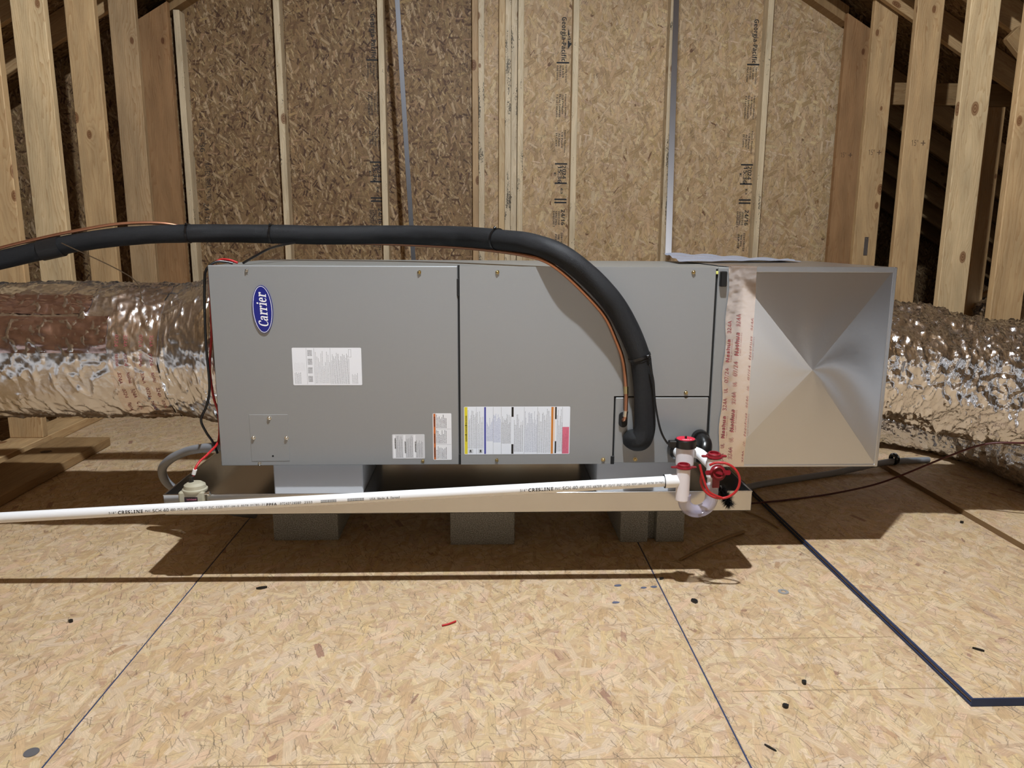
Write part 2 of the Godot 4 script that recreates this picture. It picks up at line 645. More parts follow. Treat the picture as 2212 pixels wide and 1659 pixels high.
	M.gasket = mat(rgb(12, 13, 13), 0.7)
	M.chalk = mat(rgb(150, 128, 96), 0.8)

# ---------------------------------------------------------------- setting
func board(parent: Node, called: String, x0: float, x1: float, y0: float, y1: float, z0: float, z1: float, m: Material, b := 0.0015, along := -1) -> MeshInstance3D:
	var s := Vector3(x1 - x0, y1 - y0, z1 - z0)
	var off := Vector2(rng.randf() * 3.0, rng.randf() * 3.0)
	if along >= 0:
		off = Vector2(rng.randf_range(0.1, 0.4), 1.2 + rng.randf_range(-0.06, 0.06))
	return part(parent, called, boxmesh(s, b, off, along), m, Vector3(x0 + x1, y0 + y1, z0 + z1) * 0.5)

func build_floor() -> void:
	rng.seed = 101
	var f := setting("floor")
	var g := 0.0016
	var xa := -0.7595
	var xb := 0.4605
	var cols := [[-1.98, xa], [xa, xb], [xb, 1.68]]
	var cuts := [[-5.1, -4.44, -2.0, 0.44, 2.88, 5.32, 7.3], [-5.1, -3.22, -0.78, 1.66, 4.1, 6.54, 7.3], [-5.1, -4.436, -1.996, 0.444, 2.884, 5.324, 7.3]]
	for c in 3:
		for k in cuts[c].size() - 1:
			board(f, "osb_panel", cols[c][0] + g, cols[c][1] - g, -0.018, 0.0, cuts[c][k] + g * 0.4, cuts[c][k + 1] - g * 0.4, M.osb_floor, 0.0012)
	for x in [xa, xb]:
		board(f, "painted_edge", x - g, x + g, -0.018, -0.0012, -5.1, 7.3, M.navy, 0.0003)
	for k in [[-1.98, xa, -2.0], [xb, 0.953, -1.996]]:
		board(f, "painted_edge", k[0], k[1], -0.018, -0.0012, k[2] - 0.0008, k[2] + 0.0008, M.navy, 0.0003)
	# outer bays beyond the knee walls
	board(f, "osb_panel", -5.3, -1.98, -0.02, -0.002, -8.0, 7.3, M.osb_brown)
	board(f, "osb_panel", 1.68, 5.8, -0.02, -0.002, -8.0, 7.3, M.osb_brown)
	# the sheet laid on top at the right with its navy edges and groove
	var xc := 0.952
	board(f, "raised_panel", xc + 0.002, 1.9, 0.0005, 0.0185, -5.0, -1.3, M.osb_floor, 0.0012)
	board(f, "painted_edge", xc - 0.001, xc + 0.003, 0.0115, 0.0178, -5.0, -1.299, M.navy, 0.0008)
	board(f, "painted_edge", xc - 0.001, xc + 0.003, 0.0004, 0.0068, -5.0, -1.299, M.navy, 0.0008)
	board(f, "painted_edge", xc - 0.001, 1.9, 0.0004, 0.0178, -1.3, -1.2975, M.navy, 0.0008)
	board(f, "raised_panel", 1.555, 2.2, 0.0188, 0.0365, -5.0, -1.62, M.osb_floor, 0.0012)
	board(f, "panel_edge", 1.5535, 1.555, 0.0188, 0.036, -5.0, -1.62, M.edge_brown, 0.0004)
	# carpenter's lines across the panels
	for k in [[0.472, 0.935, -1.562], [0.5, 0.945, -1.361], [-0.5, 0.45, -1.168]]:
		board(f, "chalk_line", k[0], k[1], 0.0, 0.0004, k[2] - 0.001, k[2] + 0.001, M.chalk, 0.0001)

func stud(parent: Node, x: float, w: float, y0: float, y1: float, z: float, d: float, m: Material) -> MeshInstance3D:
	return board(parent, "stud", x - w * 0.5, x + w * 0.5, y0, y1, z - d * 0.5, z + d * 0.5, m, 0.003, 1)

func rl(x: float) -> float:   # height of the rafters' lower edge
	return 3.45 - 0.585 * absf(x - 0.18)

func stamp(parent: Node, s: String, x: float, ytop: float, ybot: float, h: float, z: float, kind := "sans_bold", m: Material = null) -> void:
	part(parent, "lettering", textmesh(s, kind, ytop - ybot, h), m if m else M.ink, Vector3(x, ytop, z), CW)

func build_walls() -> void:
	rng.seed = 202
	var wb := setting("wall_back")
	var zf := -5.0
	var zs := -5.09
	# sheathing: brown weathered sheets on the left, fresher ones on the right
	var sheets := [[-1.95, -1.24, "brown"], [-1.24, -0.018, "brown"], [-0.018, 0.575, "tan"], [0.575, 1.795, "tan"], [1.795, 2.3, "tan"]]
	for s in sheets:
		var a: float = s[0] + 0.001
		var b: float = s[1] - 0.001
		var poly := PackedVector2Array([Vector2(a, 0.0), Vector2(b, 0.0), Vector2(b, rl(b) + 0.1)])
		if a < 0.18 and b > 0.18:
			poly.append(Vector2(0.18, 3.55))
		poly.append(Vector2(a, rl(a) + 0.1))
		part(wb, "osb_panel", prism(poly, zs - 0.011, zs, Vector2(rng.randf(), rng.randf())), M["osb_" + s[2]])
	board(wb, "bottom_plate", -1.9, 2.28, 0.0, 0.038, zs, zf, M.wood_tan, 0.003, 0)
	var studs := [[-1.866, "white"], [-1.264, "white"], [-0.634, "white"], [-0.054, "grey"], [-0.0155, "mouldy"], [0.113, "pale"], [0.1515, "mouldy"], [0.19, "mouldy"], [0.231, "white"], [0.573, "white"], [1.178, "mouldy"], [1.789, "white"]]
	for s in studs:
		var x: float = s[0]
		stud(wb, x, 0.0375, 0.038, minf(rl(x - 0.019), rl(x + 0.019)) - 0.002, (zs + zf) * 0.5, 0.089, M["wood_" + s[1]])
	# gable rafters lying along the sloped top of the wall
	for e in [-1.0, 1.0]:
		var xo: float = 0.18 + e * 2.1
		var poly := PackedVector2Array([Vector2(0.18, 3.45), Vector2(xo, rl(xo)), Vector2(xo, rl(xo) + 0.1), Vector2(0.18, 3.55)])
		part(wb, "gable_rafter", prism(poly, zs + 0.001, zf, Vector2(0.3, 0.7)), M.wood_dull)
	# grade stamps printed on the sheathing
	var zi := zs + 0.0006
	for k in [[0.497, 2.257], [-0.702, 2.257], [1.722, 2.262]]:
		var x: float = k[0]
		var y: float = k[1]
		stamp(wb, "Georgia-Pacific", x - 0.015, y, y - 0.262, 0.042, zi)
		if x > 0.3 and x < 1.0:
			var tri := PackedVector2Array([Vector2(x + 0.034, y - 0.06), Vector2(x + 0.034, y - 0.19), Vector2(x + 0.058, y - 0.16), Vector2(x + 0.05, y - 0.12)])
			part(wb, "emblem", prism(tri, zi - 0.0003, zi), M.ink)
			stamp(wb, "GP", x + 0.036, y - 0.105, y - 0.15, 0.02, zi + 0.0003, "sans_bold", M.osb_tan)
		var rows := [[0.03, "Space Panels", 0.285, 0.39], [0.012, "1/8 Inch", 0.285, 0.36], [-0.006, "At Ends", 0.285, 0.355], [-0.024, "And Sides", 0.285, 0.375],
			[0.03, "Espaciar Paneles", 0.46, 0.605], [0.012, "1/8 Pulgada", 0.465, 0.58], [-0.006, "En Los Extremos", 0.46, 0.6], [-0.024, "Y A La Costados", 0.46, 0.6],
			[0.03, "Espace Panneaux", 0.68, 0.82], [0.012, "1/8 Pouce", 0.69, 0.79], [-0.006, "Au Bouts", 0.7, 0.78], [-0.024, "Et Cotes", 0.7, 0.78],
			[0.022, "2024", 0.9, 0.985], [-0.006, "15:36", 0.9, 1.01], [-0.03, "E", 0.945, 0.965], [0.015, "E3", 1.045, 1.08],
			[0.02, "24/16", 1.18, 1.28], [0.0, "SIZED FOR", 1.19, 1.28], [-0.018, "SPACING", 1.19, 1.28], [-0.034, "EXPOSURE 1", 1.19, 1.29],
			[0.02, "0241180724", 1.33, 1.45], [0.0, "THE APA", 1.34, 1.42], [-0.018, "PRP-108", 1.34, 1.43]]
		for r in rows:
			var big: bool = r[1] in ["2024", "15:36", "24/16"]
			stamp(wb, r[1], x + r[0] - 0.01, y - r[2], y - r[3], 0.026 if big else 0.0125, zi)
		for yy in [0.27, 0.89, 1.012, 1.115, 1.135]:
			board(wb, "lettering", x - 0.035, x + 0.045, y - yy - 0.005, y - yy + 0.005, zi - 0.0003, zi, M.ink, 0.0001)
	for k in [[-1.81, 1.57, 1.42, "15-36"], [-1.81, 1.1, 0.98, "24/16"], [-1.79, 1.35, 1.12, "RATED SHEATHING"], [-1.81, 0.95, 0.83, "0241180724"]]:
		stamp(wb, k[3], k[0], k[1], k[2], 0.03, zi, "mono_bold")

	# knee walls of 2x6 studs set edge on to the room
	var wl := setting("wall_left")
	board(wl, "bottom_plate", -2.035, -1.892, 0.0, 0.04, -4.98, -1.75, M.wood_tan, 0.003, 2)
	var zl := [-3.591, -4.041, -4.501]
	for k in 4:
		zl.append(-3.231 + 0.45 * k)
	var tones := ["pale", "tan", "grey", "pale", "red", "tan", "pale"]
	for k in zl.size():
		stud(wl, -1.963, 0.142, 0.04, rl(-2.034) + 0.1, zl[k], 0.038, M["wood_" + ["pale", "tan", "grey", "tan", "pale", "red", "tan"][k % 7]])
	part(wl, "stud", prism(PackedVector2Array([Vector2(-2.074, 0.04), Vector2(-1.892, 0.04), Vector2(-1.892, rl(-1.892) + 0.03), Vector2(-2.074, rl(-2.074) + 0.03)]), -4.974, -4.936, Vector2(2.25, 0.05)), M.wood_red)
	var wr := setting("wall_right")
	board(wr, "bottom_plate", 2.25, 2.392, 0.0365, 0.075, -4.98, -1.85, M.wood_tan, 0.003, 2)
	var zr := [-4.621, -4.161, -3.701, -3.30]
	for k in 3:
		zr.append(-2.85 + 0.45 * k)
	for k in zr.size():
		stud(wr, 2.321, 0.142, 0.075, rl(2.392) + 0.1, zr[k], 0.038, M["wood_" + ["tan", "tan", "pale", "tan", "grey", "pale", "tan"][k % 7]])
	part(wr, "stud", prism(PackedVector2Array([Vector2(2.25, 0.075), Vector2(2.4, 0.075), Vector2(2.4, rl(2.4) + 0.03), Vector2(2.25, rl(2.25) + 0.03)]), -4.984, -4.946, Vector2(-2.05, 0.05)), M.wood_red)
	for k in [[-4.142, 2.29, 1.39], [-4.602, 2.29, 1.39], [-4.946, 2.28, 1.41]]:
		part(wr, "lettering", textmesh("15\"", "sans", 0.035, 0.03), M.pencil, Vector3(k[1], k[2], k[0] + 0.0006))
		part(wr, "lettering", textmesh("+", "sans", 0.026, 0.026), M.pencil, Vector3(k[1] + 0.05, k[2] + 0.002, k[0] + 0.0006))
	# eave framing beyond the right knee wall
	board(wr, "tie_beam", 2.42, 4.3, 1.715, 1.845, -4.87, -4.832, M.wood_dull, 0.003, 0)
	board(wr, "post", 2.72, 2.81, 0.0, 1.6, -4.22, -4.18, M.wood_dull, 0.003, 1)
	for k in [[-3.9, 2.6, 1.9, 3.9, 0.6], [-3.3, 2.55, 1.2, 3.9, 1.05], [-4.5, 3.9, 1.0, 2.6, 0.3]]:
		var a := Vector3(k[1], k[2], k[0])
		var b := Vector3(k[3], k[4], k[0])
		var d := b - a
		part(wr, "web_brace", boxmesh(Vector3(d.length(), 0.089, 0.038), 0.003, Vector2(0.2, 0.4)), M.wood_dull, (a + b) * 0.5, Basis(Vector3.BACK, atan2(d.y, d.x)))
	# gable continuing behind the left eave, and the far end of the right eave
	for k in [["osb_panel", -5.2, -2.08, -5.1, M.osb_brown, wl], ["osb_panel", 2.4, 5.6, -8.0, M.osb_brown, wr]]:
		var a: float = k[1]
		var b: float = k[2]
		part(k[5], k[0], prism(PackedVector2Array([Vector2(a, -0.02), Vector2(b, -0.02), Vector2(b, maxf(rl(b), 0.0) + 0.16), Vector2(a, maxf(rl(a), 0.0) + 0.16)]), k[3] - 0.02, k[3], Vector2(0.2, 0.1)), k[4])
	board(wr, "osb_panel", 2.4, 2.42, 0.0, 2.3, -8.0, -5.1, M.osb_brown)
	# the far gable behind the viewer
	var wf := setting("wall_front")
	for k in 4:
		var a := -5.2 + k * 2.7
		var b := a + 2.7
		var poly := PackedVector2Array([Vector2(a, -0.02), Vector2(b, -0.02), Vector2(b, maxf(rl(b), 0.0) + 0.16)])
		if a < 0.18 and b > 0.18:
			poly.append(Vector2(0.18, 3.61))
		poly.append(Vector2(a, maxf(rl(a), 0.0) + 0.16))
		part(wf, "osb_panel", prism(poly, 7.3, 7.32), M.osb_tan)

func build_roof() -> void:
	rng.seed = 303
	var c := setting("ceiling")
	var slope := atan(0.585)
	for e in [-1.0, 1.0]:
		var basis := Basis(Vector3.BACK, -slope * e)
		var run := 5.75
		var l := run / cos(slope)
		var mid := Vector3(0.18 + e * run * 0.5, 3.45 - 0.585 * run * 0.5, 0)
		var up := basis * Vector3.UP
		var k := 0
		var z: float = -7.77 if e < 0.0 else -7.705
		while z < 7.2:
			# clear of the studs, which stand beside the rafters
			var skip: bool = (z < -5.0 and e < 0.0) or (z > -5.16 and z < -4.95)
			if not skip:
				part(c, "rafter", boxmesh(Vector3(l, 0.139, 0.038), 0.003, Vector2(rng.randf() * 2.0, rng.randf() * 2.0)), M.wood_tan if k % 3 else M.wood_dull, mid + up * 0.07 + Vector3(0, 0, z), basis)
			k += 1
			z += 0.45
		for j in 7:
			var z0 := -8.0 + j * 2.2
			var z1 := minf(z0 + 2.198, 7.32)
			part(c, "osb_panel", boxmesh(Vector3(l, 0.012, z1 - z0), 0.001, Vector2(rng.randf(), rng.randf())), M.osb_brown, mid + up * 0.147 + Vector3(0, 0, (z0 + z1) * 0.5), basis)
	board(c, "ridge_board", 0.16, 0.2, 3.41, 3.62, -5.0, 7.3, M.wood_tan, 0.003, 2)

# ---------------------------------------------------------------- air handler
func screw(parent: Node, x: float, y: float, m: Material, z := FACE) -> void:
	var s := part(parent, "screw", screw_mesh, m, Vector3(x, y, z), Basis(Vector3.RIGHT, PI / 2))
	s.rotation.z = rng.randf() * 1.0

var screw_mesh: ArrayMesh

func sticker(parent: Node, x0: float, y0: float, x1: float, y1: float, im: Image, called := "label_sticker") -> MeshInstance3D:
	var mb := MB.new()
	var poly := round_rect(x0, y0, x1, y1, 0.003)
	var z := FACE + 0.0006
	var t := Geometry2D.triangulate_polygon(poly)
	for k in range(0, t.size(), 3):
		var q := []
		var u := []
		for j in 3:
			var p := poly[t[k + j]]
			q.append(Vector3(p.x, p.y, z))
			u.append(Vector2((p.x - x0) / (x1 - x0), 1.0 - (p.y - y0) / (y1 - y0)))
		mb.tri(q[0], q[1], q[2], Vector3.BACK, u[0], u[1], u[2])
	var m := mat(Color.WHITE, 0.35)
	m.albedo_texture = ImageTexture.create_from_image(im)
	m.texture_repeat = false
	return part(parent, called, mb.commit(), m)

func build_unit() -> void:
	rng.seed = 404
	screw_mesh = lathe([Vector2(0.0062, 0.0), Vector2(0.0062, 0.0012), Vector2(0.0044, 0.0014), Vector2(0.0042, 0.0045), Vector2(0.003, 0.0056), Vector2(0.0, 0.0058)], 6)
	var t := thing("air_handler", "long grey metal air handler lying on its side in a drain pan", "air handler")
	var x0 := -0.712
	var x1 := 0.6515
	var y0 := 0.285
	var y1 := 0.822
	board(t, "cabinet", x0 + 0.001, x1, y0 + 0.001, y1 - 0.001, -2.555, -2.003, M.cabinet, 0.002)
	board(t, "blower_panel", x0, -0.0695, y0, y1, -2.003, FACE, M.paint, 0.002)
	var p2 := prism(PackedVector2Array([Vector2(-0.064, y0), Vector2(0.3515, y0), Vector2(0.3515, 0.4755), Vector2(0.6115, 0.4755), Vector2(0.6115, y1), Vector2(-0.064, y1)]), -2.003, FACE)
	part(t, "coil_panel", p2, M.paint)
	board(t, "connection_panel", 0.3565, 0.6115, y0 + 0.002, 0.4715, -2.003, FACE - 0.0005, M.paint, 0.0015)
	board(t, "corner_post", 0.6185, x1, y0, y1, -2.003, FACE - 0.002, M.paint, 0.002)
	board(t, "gasket", -0.0697, -0.0638, y0 + 0.004, y1 + 0.003, -2.003, -1.9985, M.gasket, 0.0005)
	board(t, "gasket", 0.612, 0.618, y0 + 0.004, y1 - 0.004, -2.003, -1.9985, M.gasket, 0.0005)
	board(t, "gasket", 0.352, 0.613, 0.4716, 0.4753, -2.003, -1.9985, M.gasket, 0.0005)
	board(t, "gasket", 0.352, 0.3563, y0 + 0.004, 0.474, -2.003, -1.9985, M.gasket, 0.0005)
	board(t, "gasket_tail", 0.3475, 0.3575, y0 - 0.001, y0 + 0.022, -2.0, FACE + 0.002, M.gasket, 0.001)
	board(t, "gasket_tail", -0.0715, -0.0665, 0.745, 0.79, -2.0, FACE + 0.002, M.gasket, 0.001)
	board(t, "gasket_tail", -0.0695, -0.0645, y0, y0 + 0.03, -2.0, FACE + 0.001, M.gasket, 0.001)
	board(t, "panel_clip", 0.622, 0.639, 0.772, 0.812, -2.0, FACE + 0.012, M.plastic_black, 0.002)
	board(t, "panel_clip", 0.625, 0.636, 0.276, 0.292, -2.0, FACE + 0.004, M.plastic_black, 0.002)
	board(t, "yellow_seal", 0.6125, 0.618, 0.804, 0.812, -2.0, FACE + 0.001, mat(rgb(220, 220, 120), 0.6), 0.001)
	for s in [[-0.611, 0.809], [-0.168, 0.806], [-0.609, 0.29], [-0.167, 0.295], [0.035, 0.807], [0.552, 0.809], [0.035, 0.297], [0.327, 0.297], [0.416, 0.297], [0.548, 0.485]]:
		screw(t, s[0], s[1], M.zinc if s[0] < -0.5 else M.brass)
	var ac := board(t, "access_cover", -0.63, -0.527, 0.2975, 0.4275, -1.998, FACE + 0.0009, M.paint, 0.0008)
	for s in [[-0.576, 0.418], [-0.621, 0.364], [-0.533, 0.363]]:
		var o := part(ac, "screw", screw_mesh, M.zinc, Vector3(s[0], s[1], FACE + 0.0009) - ac.position, Basis(Vector3.RIGHT, PI / 2))
		o.set_meta("label", "bright hexagon head screw")
	part(ac, "hole", lathe([Vector2(0.0026, 0.0), Vector2(0.0026, 0.0004), Vector2(0.0, 0.0004)], 12), M.gasket, Vector3(-0.572, 0.312, FACE + 0.0009) - ac.position, Basis(Vector3.RIGHT, PI / 2))
	# oval badge
	var oval := PackedVector2Array()
	var inner := PackedVector2Array()
	var ring := MB.new()
	for k in 48:
		var a := TAU * k / 48
		oval.append(Vector2(cos(a) * 0.0262, sin(a) * 0.0622))
	var badge := part(t, "maker_badge", prism(oval, 0.0, 0.004), M.badge_blue, Vector3(-0.5765, 0.709, FACE), Basis(Vector3.BACK, 0.03))
	badge.set_meta("label", "blue oval badge with white italic lettering")
	for k in 48:
		var a := TAU * k / 48
		var b := TAU * (k + 1) / 48
		var q := []
		for w in [[a, 0.0], [b, 0.0], [b, 0.0014], [a, 0.0014]]:
			q.append(Vector3(cos(w[0]) * (0.0246 - w[1]), sin(w[0]) * (0.0606 - w[1]), 0.0043))
		ring.quad(q[0], q[1], q[2], q[3], Vector3.BACK)
	part(badge, "border_line", ring.commit(), M.white)
	var shear := Basis(Vector3(1, 0, 0), Vector3(0.18, 1, 0), Vector3(0, 0, 1))
	part(badge, "lettering", textmesh("Carrier", "serif_italic", 0.088, 0.026), M.white, Vector3(0.012, -0.0455, 0.0043), CCW * shear)
	# rating plate
	rng.seed = 91
	var ink := Color(0.14, 0.14, 0.16)
	var im := Image.create_empty(546, 303, false, Image.FORMAT_RGB8)
	im.fill(Color(0.91, 0.92, 0.94))
	print_lines(im, 16, 70, 190, 290, 9, ink, 0.3)
	print_lines(im, 16, 100, 118, 185, 10, Color(0.6, 0.6, 0.62), 0.2, 1)
	for k in 4:
		print_lines(im, 122, 158, 18 + k * 70, 66 + k * 70, 4, ink, 0.05, 2)
	im.fill_rect(Rect2i(112, 4, 1, 290), ink)
	im.fill_rect(Rect2i(172, 4, 1, 290), ink)
	im.fill_rect(Rect2i(300, 4, 1, 290), ink)
	print_lines(im, 182, 296, 18, 288, 11, ink, 0.5)
	print_lines(im, 308, 446, 40, 292, 8, ink, 0.3)
	for r in [Rect2i(444, 14, 20, 1), Rect2i(444, 76, 20, 1), Rect2i(444, 14, 1, 62), Rect2i(464, 14, 1, 62)]:
		im.fill_rect(r, ink)
	print_lines(im, 470, 520, 200, 290, 10, ink, 0.3)
	var s1 := sticker(t, -0.5075, 0.507, -0.3255, 0.608, im)
	s1.set_meta("label", "white rating plate with rows of small print")
	# small warning label
	im = Image.create_empty(264, 207, false, Image.FORMAT_RGB8)
	im.fill(Color(0.82, 0.82, 0.83))
	for k in 3:
		var a := 8 + k * 82
		im.fill_rect(Rect2i(a, 8, 18, 190), Color(0.93, 0.93, 0.94))
		print_lines(im, a + 24, a + 76, 12 + (40 if k == 2 else 0), 196, 8, ink, 0.2)
	var s2 := sticker(t, -0.25, 0.3025, -0.162, 0.3715, im)
	s2.set_meta("label", "small grey warning label in three languages")
	for k in [["WARNING", -0.2435, 0.03, 0.335], ["AVERTISSEMENT", -0.2165, 0.034, 0.322], ["ADVERTENCIA", -0.189, 0.03, 0.325]]:
		part(s2, "lettering", textmesh(k[0], "sans_bold", k[2], 0.0034), M.ink, Vector3(k[1] + 0.0035, k[3] - 0.004, FACE + 0.0009), CCW)
	# orange-banded warning label
	im = Image.create_empty(150, 393, false, Image.FORMAT_RGB8)
	im.fill(Color(0.92, 0.92, 0.93))
	im.fill_rect(Rect2i(6, 4, 16, 385), Color(0.78, 0.4, 0.16))
	for k in 3:
		print_lines(im, 28, 112, 12 + k * 130, 124 + k * 130, 11, Color(0.12, 0.12, 0.13), 0.4, 4)
	im.fill_rect(Rect2i(24, 132, 122, 1), ink)
	im.fill_rect(Rect2i(24, 262, 122, 1), ink)
	var s3 := sticker(t, -0.1395, 0.2985, -0.089, 0.4295, im)
	s3.set_meta("label", "tall white warning label with an orange band")
	for k in [["WARNING", 0.306], ["AVERTISSEMENT", 0.345], ["ADVERTENCIA", 0.392]]:
		part(s3, "lettering", textmesh(k[0], "sans_bold", 0.028, 0.0036), M.ink, Vector3(-0.1330, k[1], FACE + 0.0009), CCW)
	# wide instruction label
	im = Image.create_empty(864, 402, false, Image.FORMAT_RGB8)
	im.fill(Color(0.9, 0.92, 0.95))
	im.fill_rect(Rect2i(4, 4, 24, 394), Color(0.88, 0.82, 0.18))
	im.fill_rect(Rect2i(164, 4, 14, 394), Color(0.22, 0.24, 0.6))
	for y in [4, 316]:
		im.fill_rect(Rect2i(386, y, 17, 82), Color(0.04, 0.04, 0.04))
	for y in [4, 292]:
		im.fill_rect(Rect2i(742, y, 12, 102), Color(0.04, 0.04, 0.04))
	im.fill_rect(Rect2i(710, 4, 18, 394), Color(0.8, 0.5, 0.2))
	im.fill_rect(Rect2i(730, 4, 12, 288), Color(0.92, 0.84, 0.78))
	im.fill_rect(Rect2i(804, 172, 54, 226), Color(0.85, 0.42, 0.52))
	for x in [100, 236, 302, 490, 598, 802]:
		im.fill_rect(Rect2i(x, 4, 1, 394), ink)
	print_lines(im, 32, 98, 20, 350, 8, ink, 0.3)
	print_lines(im, 108, 160, 40, 350, 9, ink, 0.4)
	for r in [Rect2i(34, 356, 40, 36), Rect2i(116, 356, 36, 36)]:
		im.fill_rect(r, Color(0.8, 0.82, 0.84))
		for q in [Rect2i(14, 6, 8, 7), Rect2i(9, 13, 17, 5), Rect2i(13, 18, 10, 6), Rect2i(11, 24, 5, 8), Rect2i(20, 24, 6, 6)]:
			im.fill_rect(Rect2i(r.position + q.position, q.size), Color(0.05, 0.05, 0.06))
	var blue := Color(0.3, 0.36, 0.62)
	print_lines(im, 184, 234, 90, 290, 6, blue, 0.4)
	print_lines(im, 240, 300, 60, 300, 6, blue, 0.4)
	print_lines(im, 306, 382, 60, 310, 6, ink, 0.4)
	print_lines(im, 408, 486, 60, 380, 7, ink, 0.4)
	print_lines(im, 496, 596, 40, 385, 7, blue.lerp(ink, 0.5), 0.35)
	print_lines(im, 604, 706, 20, 390, 8, ink, 0.3)
	print_lines(im, 758, 800, 20, 380, 8, ink, 0.4)
	print_lines(im, 808, 852, 180, 392, 11, Color(0.45, 0.1, 0.16), 0.4)
	var s4 := sticker(t, -0.055, 0.3135, 0.233, 0.4475, im)
	s4.set_meta("label", "wide instruction label with yellow, blue, orange and pink bands")
	part(s4, "lettering", textmesh("CAUTION ▲ ATTENTION ▲ PRECAUCION", "sans_bold", 0.072, 0.0045), M.ink, Vector3(-0.0474, 0.35, FACE + 0.0009), CCW)

# ---------------------------------------------------------------- sheet metal plenum
func build_plenum() -> void:
	rng.seed = 505
	var t := thing("supply_plenum", "galvanized sheet metal plenum box with a cross-creased face", "duct box")
	var a := Vector3(0.652, 0.273, -2.555)
	var b := Vector3(1.097, 0.824, -1.997)
	var c := Vector3(0.8815, 0.551, -1.970)
	# creased front of four facets, each slightly dished
	var n := 14
	var corners := [Vector3(a.x, a.y, b.z), Vector3(b.x, a.y, b.z), Vector3(b.x, b.y, b.z), Vector3(a.x, b.y, b.z)]
	var names := ["front_facet", "front_facet", "front_facet", "front_facet"]
	for k in 4:
		var mb := MB.new()
		var p: Vector3 = corners[k]
		var q: Vector3 = corners[(k + 1) % 4]
		var pts := []
		var uvs := PackedVector2Array()
		for j in n + 1:
			var v := float(j) / n
			for i in n + 1:
				var u := float(i) / n
				var e := p.lerp(q, u)
				var r := c.lerp(e, maxf(v, 0.0005))
				var bow := sin(PI * v) * sin(PI * u) * (0.0008 if k != 1 else 0.003)
				var ripple := sin(u * 9.0 + v * 5.0 + k) * 0.0006 * sin(PI * v) * sin(PI * u)
				if k == 1:
					ripple *= 2.6
				r.z += bow + ripple
				pts.append(r)
				uvs.append(Vector2(r.x, r.y))
		mb.grid(pts, n + 1, n + 1, uvs, false)
		part(t, names[k], mb.commit(), M.steel)
	var th := 0.0015
	board(t, "top_sheet", a.x, b.x, b.y - th, b.y, a.z, b.z, M.steel, 0.0003)
	board(t, "bottom_sheet", a.x, b.x, a.y, a.y + th, a.z, b.z, M.steel, 0.0003)
	board(t, "side_sheet", b.x - th, b.x, a.y, b.y, a.z, b.z, M.steel, 0.0003)
	board(t, "back_sheet", a.x, b.x, a.y, b.y, a.z - th, a.z, M.steel, 0.0003)
	board(t, "top_flange", a.x, b.x, b.y - 0.014, b.y + 0.001, b.z - 0.001, b.z + 0.003, M.steel, 0.001)
	board(t, "bottom_flange", a.x, b.x, a.y, a.y + 0.006, b.z - 0.001, b.z + 0.003, M.steel, 0.001)
	board(t, "side_flange", b.x - 0.007, b.x + 0.002, a.y, b.y, b.z - 0.002, b.z + 0.004, M.steel, 0.001)
	# printed foil tape down the joint with the air handler
	var mb := MB.new()
	var pts := []
	var uvs := PackedVector2Array()
	var nw := 12
	var nh := 90
	for j in nh + 1:
		var v := float(j) / nh
		for i in nw + 1:
			var u := float(i) / nw
			var x := lerpf(0.646 + sin(v * 23.0) * 0.0025 * (1.0 - u), 0.7195, u)
			var y := lerpf(0.276, 0.8245, v)
			var z := FACE + 0.0022 + maxf(0.0, 0.010 * (u - 0.35)) * 0.25 * sin(PI * v)
			z += (rng.randf() - 0.5) * 0.0012 * (1.0 if u < 0.4 else 0.25)
			pts.append(Vector3(x, y, maxf(z, front_z(x, y, a, b, c) + 0.0012)))
			uvs.append(Vector2(x, y))
	mb.grid(pts, nw + 1, nh + 1, uvs, true)
	var tape := part(t, "foil_tape", mb.commit(), M.foil_tape)
	tape.set_meta("label", "foil tape strip printed with red lettering")
	for col in [[0.661, 0.0], [0.684, 0.045], [0.7165, 0.02]]:
		var y: float = 0.279 + col[1] * 0.4
		var k := 0
		var words := ["324A", "UL", "Nashua", "324A", "UL", "07/24", "Nashua", "324A"]
		for w in words:
			var l := 0.034
			if w == "Nashua":
				l = 0.062
			elif w == "UL":
				l = 0.012
			elif w == "07/24":
				l = 0.04
			if y + l > 0.815:
				break
			var x: float = col[0]
			if x < 0.71:
				part(tape, "lettering", textmesh(w, "sans_bold" if w == "Nashua" else "sans", l, 0.0098), M.tape_ink, Vector3(x, y, front_z(x, y, a, b, c) + 0.0062), CCW)
			else:
				part(tape, "lettering", textmesh(w, "sans", l, 0.004), M.tape_ink, Vector3(x, y, front_z(x, y, a, b, c) + 0.0062), CCW)
			if w == "Nashua":
				part(tape, "lettering", textmesh("Tape Products", "mono", l, 0.003), M.tape_ink, Vector3(x + 0.0065, y, front_z(x, y, a, b, c) + 0.0062), CCW)
			y += l + 0.016
			k += 1
	board(t, "tape_corner", 0.648, 0.72, 0.8225, 0.8255, -2.1, FACE + 0.006, M.foil_tape, 0.001)
	# loose foil facing lifted over the top of the joint
	var mb2 := MB.new()
	pts = []
	uvs = PackedVector2Array()
	for j in 25:
		for i in 41:
			var u := i / 40.0
			var v := j / 24.0
			var x := 0.6 + u * 0.42 - v * 0.02
			var z := -2.56 + v * (0.3 - 0.12 * u)
			var y := 0.8265 + (0.018 * (1.0 - u) * (1.0 - v * 0.8)) + 0.006 * absf(sin(u * 13.0 + v * 3.0)) * (1.0 - v * 0.7) + 0.002 * sin(v * 17.0 + u * 5.0)
			pts.append(Vector3(x, maxf(y, 0.8258), z))
			uvs.append(Vector2(x, z))
	mb2.grid(pts, 41, 25, uvs, true)
